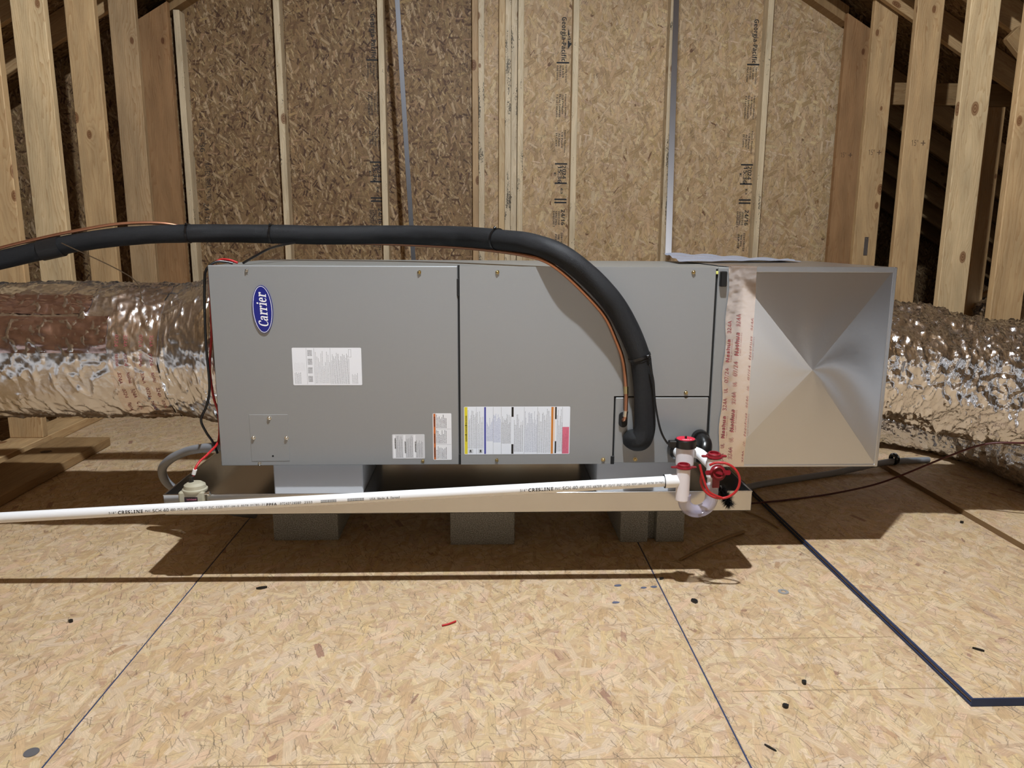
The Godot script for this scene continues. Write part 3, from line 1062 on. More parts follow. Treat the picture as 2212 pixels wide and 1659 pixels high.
	single("foil_sheet", mb2.commit(), mat(rgb(168, 178, 198), 0.25, 0.4), "loose rippled silver foil sheet lying on top of the plenum joint", "foil sheet")

func front_z(x: float, y: float, a: Vector3, b: Vector3, c: Vector3) -> float:
	# height of the pyramid-creased face
	var u := (c.x - x) / (c.x - a.x) if x < c.x else (x - c.x) / (b.x - c.x)
	var v := (c.y - y) / (c.y - a.y) if y < c.y else (y - c.y) / (b.y - c.y)
	var e := clampf(maxf(u, v), 0.0, 1.0)
	return lerpf(c.z, b.z, e) + sin(PI * e) * 0.001

# ---------------------------------------------------------------- pan and blocks
func build_pan_and_blocks() -> void:
	rng.seed = 606
	var bot := 0.191
	var rim := 0.2435
	var x0 := -0.821
	var x1 := 0.704
	var z1 := -1.873
	var z0 := -2.66
	var t := thing("drain_pan", "shallow galvanized drain pan under the grey air handler", "drain pan")
	board(t, "pan_floor", x0, x1, bot, bot + 0.002, z0, z1, M.pan, 0.0004)
	board(t, "front_wall", x0, x1, bot, rim, z1 - 0.0015, z1, M.pan, 0.0004)
	board(t, "back_wall", x0, x1, bot, rim, z0, z0 + 0.0015, M.pan, 0.0004)
	board(t, "side_wall", x0, x0 + 0.0015, bot, rim, z0, z1, M.pan, 0.0004)
	board(t, "side_wall", x1 - 0.0015, x1, bot, rim, z0, z1, M.pan, 0.0004)
	for k in [[x0, x1, z1 - 0.004, z1 + 0.001], [x0, x1, z0, z0 + 0.004]]:
		board(t, "rolled_rim", k[0], k[1], rim - 0.001, rim + 0.0025, k[2], k[3], M.pan, 0.001)
	for k in [[x0 - 0.001, x0 + 0.004], [x1 - 0.004, x1 + 0.001]]:
		board(t, "rolled_rim", k[0], k[1], rim - 0.001, rim + 0.0025, z0, z1, M.pan, 0.001)
	# smooth light grey risers between pan and cabinet
	for k in [[-0.581, -0.337, "light grey foam riser block at the left under the air handler"], [0.315, 0.576, "light grey foam riser block near the drain trap under the air handler"]]:
		single("riser_block", boxmesh(Vector3(k[1] - k[0], 0.0915, 0.4), 0.003), M.foam_block, k[2], "block", Vector3((k[0] + k[1]) * 0.5, bot + 0.002 + 0.0459, -2.22), "grey risers in the pan")
	# rough concrete blocks on the floor
	var bl := [[-0.632, -0.437, -2.157, "solid concrete block under the left end of the drain pan"], [-0.102, 0.09, -2.112, "solid concrete block under the middle of the drain pan"]]
	for k in bl:
		single("concrete_block", rough_block(Vector3(k[1] - k[0], bot, 0.39)), M.concrete, k[3], "block", Vector3((k[0] + k[1]) * 0.5, bot * 0.5, k[2] - 0.195), "concrete blocks under the pan")
	var g := thing("concrete_block", "concrete block with a grooved end under the right of the pan", "block", Vector3(0.502, 0, -2.12), "concrete blocks under the pan")
	part(g, "block_half", rough_block(Vector3(0.0865, bot, 0.39)), M.concrete, Vector3(-0.0545, bot * 0.5, -0.195))
	part(g, "block_half", rough_block(Vector3(0.0865, bot, 0.39)), M.concrete, Vector3(0.0545, bot * 0.5, -0.195))
	board(g, "web", -0.014, 0.014, 0.0, bot, -0.36, -0.03, M.concrete, 0.002)

func rough_block(s: Vector3) -> ArrayMesh:
	# block with slightly nibbled arrises
	var mb := MB.new()
	var noise := FastNoiseLite.new()
	noise.seed = rng.randi() % 1000
	noise.frequency = 60.0
	for ax in 3:
		var o1 := (ax + 1) % 3
		var o2 := (ax + 2) % 3
		for e in [-1.0, 1.0]:
			var n := 22
			var pts := []
			var uvs := PackedVector2Array()
			for j in n + 1:
				for i in n + 1:
					var p := Vector3.ZERO
					p[ax] = e * s[ax] * 0.5
					p[o1] = (i / float(n) - 0.5) * s[o1]
					p[o2] = (j / float(n) - 0.5) * s[o2]
					var q := Vector3(s.x * 0.5 - absf(p.x), s.y * 0.5 - absf(p.y), s.z * 0.5 - absf(p.z))
					var near := [q.x, q.y, q.z]
					near.sort()
					var k: float = clampf(1.0 - near[1] / 0.006, 0.0, 1.0) * (0.0018 + 0.0022 * maxf(0.0, noise.get_noise_3dv(p)))
					p -= Vector3(signf(p.x), signf(p.y), signf(p.z)) * k * Vector3(1.0 if q.x < 0.007 else 0.0, 0.4 if q.y < 0.007 else 0.0, 1.0 if q.z < 0.007 else 0.0)
					pts.append(p)
					uvs.append(Vector2(p[o1], p[o2]))
			mb.grid(pts, n + 1, n + 1, uvs, e > 0.0)
	return mb.commit()

# ---------------------------------------------------------------- foil ducts
func duct_radius(r0: float, seed_: int, wrinkle: float, fine: float, ribs: float, shape: Callable) -> Callable:
	var n := FastNoiseLite.new()
	n.seed = seed_
	n.frequency = 1.0
	n.fractal_octaves = 3
	return func(s: float, a: float) -> float:
		var cx := cos(a)
		var sx := sin(a)
		var r: float = r0 * shape.call(s, a)
		r += n.get_noise_3d(cx * 1.1, sx * 1.1, s * 3.0) * 0.015 * wrinkle
		# long slanting folds and short crumples
		var rg := 1.0 - absf(n.get_noise_3d(cx * 2.2 + s * 4.0, sx * 2.2, s * 9.0 + 7.0)) * 4.5
		r += maxf(rg, 0.0) * maxf(rg, 0.0) * 0.008 * wrinkle
		var rg2 := 1.0 - absf(n.get_noise_3d(cx * 5.0 + 30.0, sx * 5.0 + s * 9.0, s * 26.0)) * 5.0
		r += maxf(rg2, 0.0) * 0.004 * fine
		r += ribs * sin(s * 95.0 + a + n.get_noise_2d(s * 3.0, a) * 3.0)
		return r

func duct_centre(path: PackedVector3Array, s: float) -> Vector3:
	for j in path.size() - 1:
		var l := path[j].distance_to(path[j + 1])
		if s <= l:
			return path[j].lerp(path[j + 1], s / l)
		s -= l
	return path[-1]

func foil_duct(path: PackedVector3Array, rad: Callable) -> ArrayMesh:
	var mb := MB.new()
	tube(mb, path, 160, rad, false)
	return mb.commit()

func build_ducts() -> void:
	rng.seed = 707
	var t := thing("return_duct", "fat foil-wrapped duct entering the left end of the air handler", "duct")
	var pl := smooth([Vector3(-0.73, 0.56, -2.28), Vector3(-0.86, 0.56, -2.28), Vector3(-1.05, 0.56, -2.28), Vector3(-1.4, 0.557, -2.3), Vector3(-1.86, 0.548, -2.33)], 70)
	var flare := func(s: float, _a: float) -> float: return 1.0 + 0.15 * exp(-s * s / 0.008) - 0.03 * exp(-pow(s - 0.17, 2.0) / 0.004)
	var rad := duct_radius(0.2, 61, 0.7, 0.55, 0.0, flare)
	part(t, "foil_jacket", foil_duct(pl, rad), M.foil)
	# printed tape bands near the collar
	for k in [[0.165, 0.07], [0.235, 0.06]]:
		var s0: float = k[0]
		var w0: float = k[1]
		var p := smooth([Vector3(-0.73 - s0, 0.56, -2.28), Vector3(-0.73 - s0 - w0, 0.56, -2.28)], 16)
		var mb := MB.new()
		tube(mb, p, 160, func(s, a): return rad.call(s0 + s, a) + 0.0015, false)
		var band := part(t, "tape_band", mb.commit(), M.foil_tape)
		band.set_meta("label", "foil tape band printed 324A in red")
		for j in 5:
			var e0 := 0.35 - j * 0.26
			var words := ["324A", "0724", "Nashua"]
			for row in 2:
				var tm := textmesh(words[(j + row) % 3], "sans", 0.033, 0.009)
				var arr := tm.surface_get_arrays(0)
				var v: PackedVector3Array = arr[Mesh.ARRAY_VERTEX]
				var tb := MB.new()
				for q in v:
					var ss: float = s0 + w0 * (0.3 + 0.4 * row) - q.y
					var e: float = e0 - q.x / 0.2
					var rr: float = rad.call(ss, PI + e) + 0.0026
					tb.v.append(Vector3(-0.73 - ss, 0.56 + sin(e) * rr, -2.28 + cos(e) * rr))
					tb.n.append(Vector3(0, sin(e), cos(e)))
					tb.uv.append(Vector2.ZERO)
				tb.idx = arr[Mesh.ARRAY_INDEX]
				part(band, "lettering", tb.commit(), M.tape_ink)
	for k in [[0.3, 1.1, 0.1, 0.62], [0.36, 1.1, 0.66, 1.0]]:
		var pts := []
		var uvs := PackedVector2Array()
		for j in 61:
			for i in 21:
				var ss: float = lerpf(k[0], k[1], j / 60.0)
				var e: float = lerpf(k[2], k[3], i / 20.0)
				var rr: float = rad.call(ss, PI + e) + 0.0016
				var c := duct_centre(pl, ss)
				pts.append(Vector3(c.x, c.y + sin(e) * rr, c.z + cos(e) * rr))
				uvs.append(Vector2(ss, e * 0.2))
		var lb := MB.new()
		lb.grid(pts, 21, 61, uvs, true)
		var strip := part(t, "tape_strip", lb.commit(), M.foil_tape_pink)
		strip.set_meta("label", "long strip of pinkish printed foil tape")
	var t2 := thing("supply_duct", "upper crumpled foil flex duct leaving the right side of the plenum", "duct", Vector3.ZERO, "foil ducts at the right")
	var pr := smooth([Vector3(1.1, 0.52, -2.3), Vector3(1.28, 0.515, -2.3), Vector3(1.5, 0.475, -2.3), Vector3(1.75, 0.455, -2.27), Vector3(2.08, 0.45, -2.24)], 45)
	var sag := func(s: float, a: float) -> float: return 1.0 + 0.05 * sin(s * 7.0 + 0.6) * cos(a * 2.0)
	part(t2, "foil_jacket", foil_duct(pr, duct_radius(0.185, 67, 1.3, 1.2, 0.0015, sag)), M.foil_loose)
	part(t2, "collar", tubemesh([Vector3(1.098, 0.52, -2.3), Vector3(1.13, 0.52, -2.3)], 0.178, 1, 48), M.steel)
	var t3 := thing("supply_duct", "lower foil flex duct running forward along the floor at the right", "duct", Vector3.ZERO, "foil ducts at the right")
	var p3 := smooth([Vector3(1.2, 0.175, -3.12), Vector3(1.6, 0.17, -3.08), Vector3(1.84, 0.167, -2.92), Vector3(1.93, 0.165, -2.62), Vector3(1.92, 0.165, -2.25), Vector3(1.94, 0.165, -1.6)], 40)
	part(t3, "foil_jacket", foil_duct(p3, duct_radius(0.118, 71, 0.8, 1.0, 0.002, func(_s, _a): return 1.0)), M.foil_loose)
	var t4 := thing("supply_duct", "foil duct rising in the dark behind the right knee wall studs", "duct", Vector3.ZERO, "foil ducts at the right")
	var p4 := smooth([Vector3(2.56, 0.15, -3.1), Vector3(2.62, 0.42, -3.5), Vector3(2.78, 0.5, -3.9), Vector3(3.0, 0.4, -4.4)], 30)
	part(t4, "foil_jacket", foil_duct(p4, duct_radius(0.13, 73, 1.0, 1.0, 0.002, func(_s, _a): return 1.0)), M.foil_loose)
	# thin wire stay over the left duct
	single("wire_stay", tubemesh([Vector3(-1.27, 0.872, -2.36), Vector3(-1.03, 0.778, -2.26), Vector3(-0.95, 0.72, -2.14)], 0.0016, 6, 6), M.zinc, "thin wire stay crossing the top of the left foil duct", "wire")

# ---------------------------------------------------------------- refrigerant lines
func build_lines() -> void:
	rng.seed = 808
	var t := thing("suction_line", "thick black foam-insulated refrigerant line arching over the air handler", "insulated pipe")
	var pts := [Vector3(-1.86, 0.742, -2.45), Vector3(-1.745, 0.766, -2.45), Vector3(-1.513, 0.818, -2.45), Vector3(-1.382, 0.848, -2.45), Vector3(-1.251, 0.876, -2.45), Vector3(-1.079, 0.897, -2.45), Vector3(-0.924, 0.903, -2.45), Vector3(-0.704, 0.903, -2.44), Vector3(-0.496, 0.9, -2.41), Vector3(-0.276, 0.902, -2.36), Vector3(-0.089, 0.899, -2.25), Vector3(0.037, 0.891, -2.12), Vector3(0.127, 0.879, -2.02), Vector3(0.199, 0.852, -1.968), Vector3(0.274, 0.796, -1.962), Vector3(0.337, 0.73, -1.9615), Vector3(0.384, 0.651, -1.9615), Vector3(0.414, 0.579, -1.9615)]
	var path := smooth(pts, 10)
	var mb := MB.new()
	var n := FastNoiseLite.new()
	n.seed = 9
	n.frequency = 4.0
	tube(mb, path, 28, func(s, a): return 0.0285 + n.get_noise_3d(cos(a) * 0.3, sin(a) * 0.3, s) * 0.0022)
	part(t, "foam_sleeve", mb.commit(), M.foam)
	var low := smooth([Vector3(0.4135, 0.582, -1.962), Vector3(0.424, 0.514, -1.9615), Vector3(0.429, 0.451, -1.9615), Vector3(0.431, 0.398, -1.958), Vector3(0.424, 0.365, -1.957), Vector3(0.409, 0.357, -1.966), Vector3(0.405, 0.357, -1.99)], 10)
	mb = MB.new()
	tube(mb, low, 28, func(s, a): return 0.0275 + n.get_noise_3d(cos(a) * 0.3, sin(a) * 0.3, s + 4.0) * 0.0025)
	part(t, "foam_sleeve", mb.commit(), M.foam)
	# cable ties
	for k in [6, 8, 11, 17]:
		var i: int = k * 10
		if k == 8:
			i = 72
		if k == 11:
			i = 110
		i = mini(i, path.size() - 3)
		var d := (path[i + 1] - path[i - 1]).normalized()
		var tie := part(t, "cable_tie", lathe([Vector2(0.0275, -0.0034), Vector2(0.0306, -0.0034), Vector2(0.0306, 0.0034), Vector2(0.0275, 0.0034)], 28), M.plastic_black, path[i], Basis(Quaternion(Vector3.UP, d)))
		var out := (Vector3.UP * 0.85 + Vector3.BACK * 0.5)
		out = (out - d * out.dot(d)).normalized()
		var w := path[i] + out * 0.033
		part(tie, "tie_head", boxmesh(Vector3(0.007, 0.006, 0.008), 0.001), M.plastic_black, tie.transform.affine_inverse() * w)
	# tape wrap at a joint
	mb = MB.new()
	tube(mb, smooth([Vector3(-1.382, 0.848, -2.45), Vector3(-1.318, 0.8625, -2.45)], 8), 28, func(_s, _a): return 0.0325)
	part(t, "tape_wrap", mb.commit(), M.tape_black)
	var c := thing("liquid_line", "bare copper refrigerant tube running alongside the black insulated line", "copper pipe")
	part(c, "tube", tubemesh([Vector3(-1.86, 0.758, -2.45), Vector3(-1.743, 0.784, -2.442), Vector3(-1.509, 0.853, -2.44), Vector3(-1.364, 0.888, -2.44), Vector3(-1.248, 0.912, -2.44), Vector3(-1.133, 0.931, -2.45), Vector3(-1.016, 0.934, -2.465), Vector3(-0.913, 0.918, -2.484), Vector3(-0.7, 0.9, -2.477), Vector3(-0.49, 0.88, -2.443), Vector3(-0.27, 0.874, -2.385), Vector3(-0.09, 0.868, -2.265), Vector3(0.03, 0.86, -2.13), Vector3(0.11, 0.85, -2.02), Vector3(0.155, 0.838, -1.987), Vector3(0.198, 0.812, -1.983), Vector3(0.257, 0.76, -1.985), Vector3(0.317, 0.695, -1.985), Vector3(0.349, 0.633, -1.985), Vector3(0.371, 0.574, -1.984), Vector3(0.381, 0.498, -1.98), Vector3(0.381, 0.436, -1.972), Vector3(0.379, 0.416, -1.976), Vector3(0.378, 0.41, -1.992)], 0.0052, 8, 12), M.copper)
	part(c, "brazed_joint", tubemesh([Vector3(0.3808, 0.505, -1.9805), Vector3(0.3812, 0.485, -1.9785)], 0.0066, 1, 12), M.brass)
	part(c, "brazed_joint", tubemesh([Vector3(0.381, 0.44, -1.9725), Vector3(0.3798, 0.424, -1.9735)], 0.0068, 1, 12), M.zinc)
	var gp := prism(round_rect(-0.0115, -0.021, 0.0115, 0.021, 0.0108), 0.0, 0.006)
	part(c, "rubber_grommet", gp, M.gasket, Vector3(0.378, 0.4105, FACE - 0.0003))

# ---------------------------------------------------------------- condensate drain
func bent_text(parent: Node, s: String, kind: String, a: Vector3, b: Vector3, x0: float, x1: float, h: float, r: float, tilt: float, m: Material) -> void:
	var tm := textmesh(s, kind, x1 - x0, h)
	var arr := tm.surface_get_arrays(0)
	var v: PackedVector3Array = arr[Mesh.ARRAY_VERTEX]
	var mb := MB.new()
	var d := (b - a) / (b.x - a.x)
	for p in v:
		var c := a + d * (x0 + p.x - a.x)
		var e := tilt + (p.y - h * 0.5) / r
		var nn := Vector3(0, sin(e), cos(e))
		mb.v.append(c + nn * (r + 0.0004))
		mb.n.append(nn)
		mb.uv.append(Vector2.ZERO)
	mb.idx = arr[Mesh.ARRAY_INDEX]
	part(parent, "lettering", mb.commit(), m)

func cap_mesh(r: float) -> ArrayMesh:
	return lathe([Vector2(r * 0.9, -0.012), Vector2(r * 0.92, -0.003), Vector2(r * 1.2, -0.002), Vector2(r * 1.24, 0.0), Vector2(r * 1.2, 0.002), Vector2(r * 1.0, 0.0025), Vector2(r * 0.95, 0.008), Vector2(r * 0.8, 0.0095), Vector2(r * 0.68, 0.009), Vector2(r * 0.62, 0.004), Vector2(0.0, 0.0035)], 30)

func build_drain() -> void:
	rng.seed = 909
	var a := Vector3(-1.5, 0.1815, -1.852)
	var b := Vector3(0.457, 0.2965, -1.805)
	# two straight runs fitted as one pipe with a gentle slope
	var pp := thing("drain_pipe", "long white plastic drain pipe printed with black lettering before the pan", "pipe")
	part(pp, "pipe", tubemesh([a, b], 0.01335, 1, 32), M.pvc)
	var k := 0.0011665
	var bx := func(px: float) -> float:
		return -1.2255 + px * 0.0011657 + px * px * 2.2e-9
	var words := [["3/4\"", "mono", 247, 263, 0.006], ["CRESLINE", "sans_bold", 267, 320, 0.0085], ["PVC", "sans", 325, 337, 0.0055], ["SCH 40", "sans", 341, 375, 0.0085], ["480 PSI WATER AT 73°F PVC 1120", "mono_bold", 379, 490, 0.0062], ["NSF-pw-G ASTM D1785-21", "mono_bold", 494, 580, 0.0062], ["PPFA", "sans_bold", 584, 606, 0.006], ["0724312M3BP", "mono_bold", 613, 658, 0.006], ["2333", "mono_bold", 665, 682, 0.006], ["IIIIIIIIIIIIII", "sans_bold", 700, 733, 0.0065], ["IIIIIIIIIIIIII", "sans_bold", 757, 792, 0.0065], ["USA Made & Owned", "mono_bold", 805, 868, 0.006],
		["3/4\"", "mono", 1125, 1140, 0.006], ["CRESLINE", "sans_bold", 1143, 1196, 0.0085], ["PVC", "sans", 1200, 1212, 0.0055], ["SCH 40", "sans", 1216, 1248, 0.0085], ["480 PSI WATER AT 73°F PVC 1120", "mono_bold", 1252, 1360, 0.0062], ["NSF-pw-G ASTM D1785-", "mono_bold", 1364, 1434, 0.0062]]
	for w in words:
		bent_text(pp, w[0], w[1], a, b, bx.call(w[2]), bx.call(w[3]), w[4], 0.01335, 0.06, M.ink)
	# trap assembly
	var t := thing("condensate_trap", "white plastic drain trap with red caps and clear U bend", "drain trap")
	var dirb := (b - a).normalized()
	part(t, "glue_ring", tubemesh([b - dirb * 0.0052, b - dirb * 0.0038], 0.0174, 1, 32), M.ink)
	part(t, "pipe_socket", tubemesh([b - dirb * 0.004, b + dirb * 0.035], 0.0172, 1, 32), M.pvc)
	var z := -1.8
	var tx := 0.4985
	part(t, "tee", lathe([Vector2(0.0, 0.248), Vector2(0.0165, 0.248), Vector2(0.0172, 0.25), Vector2(0.0172, 0.33), Vector2(0.0165, 0.333), Vector2(0.0, 0.333)], 32), M.milky, Vector3(tx, 0, z))
	# clear U bend
	var u := [Vector3(0.5045, 0.262, z - 0.002), Vector3(0.5045, 0.252, z - 0.002)]
	for i in 13:
		var an := PI + PI * i / 12.0
		u.append(Vector3(0.541 + cos(an) * 0.0365, 0.2505 + sin(an) * 0.035, z - 0.002 - 0.012 * i / 12.0))
	u.append(Vector3(0.5785, 0.285, z - 0.016))
	part(t, "clear_bend", tubemesh(u, 0.0163, 3, 28), M.clear_hose)
	var rx := 0.5795
	var rz := -1.818
	part(t, "riser", lathe([Vector2(0.0, 0.272), Vector2(0.0135, 0.272), Vector2(0.0138, 0.3), Vector2(0.0165, 0.302), Vector2(0.0172, 0.305), Vector2(0.0172, 0.352), Vector2(0.0, 0.354)], 30), M.pvc, Vector3(rx, 0, rz))
	for q in [[Vector3(tx, 0.3345, z), Basis()], [Vector3(rx, 0.3575, rz), Basis(Vector3.RIGHT, 0.1)], [Vector3(0.583, 0.3225, rz + 0.027), Basis(Vector3.RIGHT, 1.25)]]:
		var c := part(t, "red_cap", cap_mesh(0.0165), M.red_cap, q[0], q[1])
		c.set_meta("label", "red plastic cap")
		part(c, "pull_tab", prism(round_rect(0.016, -0.006, 0.032, 0.006, 0.005), -0.0012, 0.0012), M.red_cap, Vector3.ZERO, Basis(Vector3.RIGHT, PI / 2))
		part(c, "pull_tab", prism(round_rect(-0.032, -0.006, -0.016, 0.006, 0.005), -0.0012, 0.0012), M.red_cap, Vector3.ZERO, Basis(Vector3.RIGHT, PI / 2))
	board(t, "cap_tongue", 0.572, 0.590, 0.281, 0.312, rz + 0.019, rz + 0.0235, M.red_cap, 0.002)
	part(t, "branch", tubemesh([Vector3(rx + 0.003, 0.322, rz), Vector3(0.583, 0.322, rz + 0.024)], 0.0155, 1, 24), M.pvc)
	# cross pipes back to the two drain outlets
	part(t, "outlet_elbow", tubemesh([Vector3(0.528, 0.327, -1.99), Vector3(0.528, 0.327, -1.93), Vector3(0.522, 0.328, -1.9), Vector3(0.52, 0.332, -1.882)], 0.0165, 6, 24), M.pvc)
	part(t, "outlet_elbow", tubemesh([Vector3(0.552, 0.345, -1.9), Vector3(0.566, 0.341, -1.89), Vector3(0.574, 0.334, -1.86), Vector3(rx, 0.328, rz)], 0.0145, 6, 24), M.pvc)
	part(t, "outlet_collar", lathe([Vector2(0.0, 0.0), Vector2(0.024, 0.0), Vector2(0.025, 0.004), Vector2(0.024, 0.03), Vector2(0.018, 0.034), Vector2(0.0, 0.034)], 28), M.plastic_black, Vector3(0.528, 0.327, FACE - 0.001), Basis(Vector3.RIGHT, PI / 2))
	part(t, "outlet_boot", tubemesh([Vector3(0.592, 0.358, -1.995), Vector3(0.592, 0.358, -1.955), Vector3(0.59, 0.352, -1.935), Vector3(0.586, 0.335, -1.925), Vector3(0.584, 0.31, -1.922)], 0.0195, 6, 24), M.plastic_black)
	part(t, "outlet_collar", lathe([Vector2(0.0, 0.0), Vector2(0.0235, 0.0), Vector2(0.0245, 0.004), Vector2(0.0235, 0.02), Vector2(0.0, 0.022)], 28), M.plastic_black, Vector3(0.592, 0.358, FACE - 0.001), Basis(Vector3.RIGHT, PI / 2))
	# overflow switch standing on its own riser
	var f := thing("overflow_switch", "black capped overflow switch with red top on a white riser", "float switch", Vector3(0.52, 0, -1.872))
	part(f, "riser", lathe([Vector2(0.0, 0.318), Vector2(0.0225, 0.318), Vector2(0.0232, 0.322), Vector2(0.0232, 0.374), Vector2(0.0, 0.374)], 32), M.milky)
	part(f, "cap", lathe([Vector2(0.0, 0.366), Vector2(0.0262, 0.366), Vector2(0.0278, 0.3675), Vector2(0.0278, 0.386), Vector2(0.0262, 0.3885), Vector2(0.0, 0.3885)], 32), M.plastic_black)
	part(f, "top_label", lathe([Vector2(0.0238, 0.3885), Vector2(0.0238, 0.3893), Vector2(0.0, 0.3893)], 32), mat(rgb(200, 34, 60), 0.4))
	part(f, "lettering", textmesh("SAFE-T", "sans_bold", 0.024, 0.006), M.white, Vector3(-0.012, 0.3897, 0.016), Basis(Vector3.RIGHT, -PI / 2))
	part(f, "pivot", lathe([Vector2(0.003, 0.389), Vector2(0.003, 0.395), Vector2(0.0, 0.397)], 10), M.plastic_black)
	board(f, "cable_clamp", -0.044, -0.024, 0.366, 0.384, -0.008, 0.008, M.plastic_black, 0.002)
	single("switch_cable", tubemesh([Vector3(0.482, 0.375, -1.872), Vector3(0.472, 0.378, -1.875), Vector3(0.456, 0.41, -1.885), Vector3(0.447, 0.47, -1.915), Vector3(0.441, 0.53, -1.922), Vector3(0.43, 0.575, -1.925)], 0.0027, 8, 8), M.plastic_black, "thin black cable from the overflow switch up to the insulated line", "cable")
	# red retaining loop for the caps
	var loop := []
	for i in 25:
		var an := 2.2 - TAU * 0.9 * i / 24.0
		loop.append(Vector3(0.5835 + cos(an) * 0.045, 0.3085 + sin(an) * 0.046, -1.772 + 0.012 * cos(an * 1.0)))
	part(t, "cap_tether", tubemesh(loop, 0.0031, 4, 10), M.red_wire)
	part(t, "cap_tether", tubemesh([Vector3(0.531, 0.349, -1.775), Vector3(0.54, 0.315, -1.768), Vector3(0.556, 0.281, -1.766), Vector3(0.59, 0.264, -1.768)], 0.003, 6, 10), M.red_wire)
	# bristle brush behind the loop
	var br := thing("trap_brush", "small black bristle brush hanging before the pan corner", "brush", Vector3(0.619, 0.245, -1.832))
	part(br, "twisted_stem", tubemesh([Vector3(-0.014, 0.03, 0), Vector3(0, 0, 0), Vector3(0.012, -0.024, 0)], 0.0018, 4, 8), M.steel)
	var mb := MB.new()
	for i in 900:
		var s := rng.randf_range(-1.0, 1.0)
		var base := Vector3(0.011 * s, -0.02 * s, 0)
		var d := Vector3(rng.randfn(), rng.randfn(), rng.randfn()).normalized()
		d = (d + Vector3(0.3 * s, -0.5 * s, 0)).normalized()
		var l := rng.randf_range(0.016, 0.024)
		var side := d.cross(Vector3.BACK if absf(d.z) < 0.9 else Vector3.UP).normalized() * 0.0008
		var oth := d.cross(side).normalized() * 0.0008
		mb.tri(base + side, base - side, base + d * l, oth.normalized())
		mb.tri(base + oth, base - oth, base + d * l, side.normalized())
	var bris := part(br, "bristles", mb.commit(), M.black)
	bris.set_meta("kind", "stuff")
	# pan float switch clipped to the rim at the left
	var s2 := thing("pan_switch", "beige float switch clipped on the left rim of the drain pan", "float switch", Vector3(-0.744, 0.002, -1.868))
	board(s2, "bracket", -0.033, 0.031, 0.214, 0.2565, -0.004, 0.012, M.tan_plastic, 0.004)
	board(s2, "name_plate", -0.017, 0.016, 0.226, 0.243, 0.0118, 0.0126, mat(rgb(44, 22, 28), 0.5), 0.0003)
	part(s2, "lettering", textmesh("SafeGuard", "sans_bold", 0.024, 0.0045), mat(rgb(220, 130, 150), 0.5), Vector3(-0.011, 0.235, 0.0130))
	part(s2, "dome", lathe([Vector2(0.0, 0.25), Vector2(0.029, 0.25), Vector2(0.031, 0.254), Vector2(0.031, 0.2575), Vector2(0.0275, 0.26), Vector2(0.026, 0.268), Vector2(0.018, 0.2735), Vector2(0.006, 0.275), Vector2(0.0, 0.275)], 30), M.tan_plastic, Vector3(0.002, 0.001, -0.012))
	part(s2, "stem", lathe([Vector2(0.006, 0.27), Vector2(0.0062, 0.289), Vector2(0.0, 0.289)], 14), M.plastic_black, Vector3(-0.006, 0, -0.012))
	part(s2, "thumb_screw", lathe([Vector2(0.0, 0.0), Vector2(0.0035, 0.0), Vector2(0.0035, 0.008), Vector2(0.0065, 0.009), Vector2(0.0065, 0.014), Vector2(0.0, 0.016)], 12), M.zinc, Vector3(0.031, 0.249, 0.004), Basis(Vector3.BACK, -PI / 2))

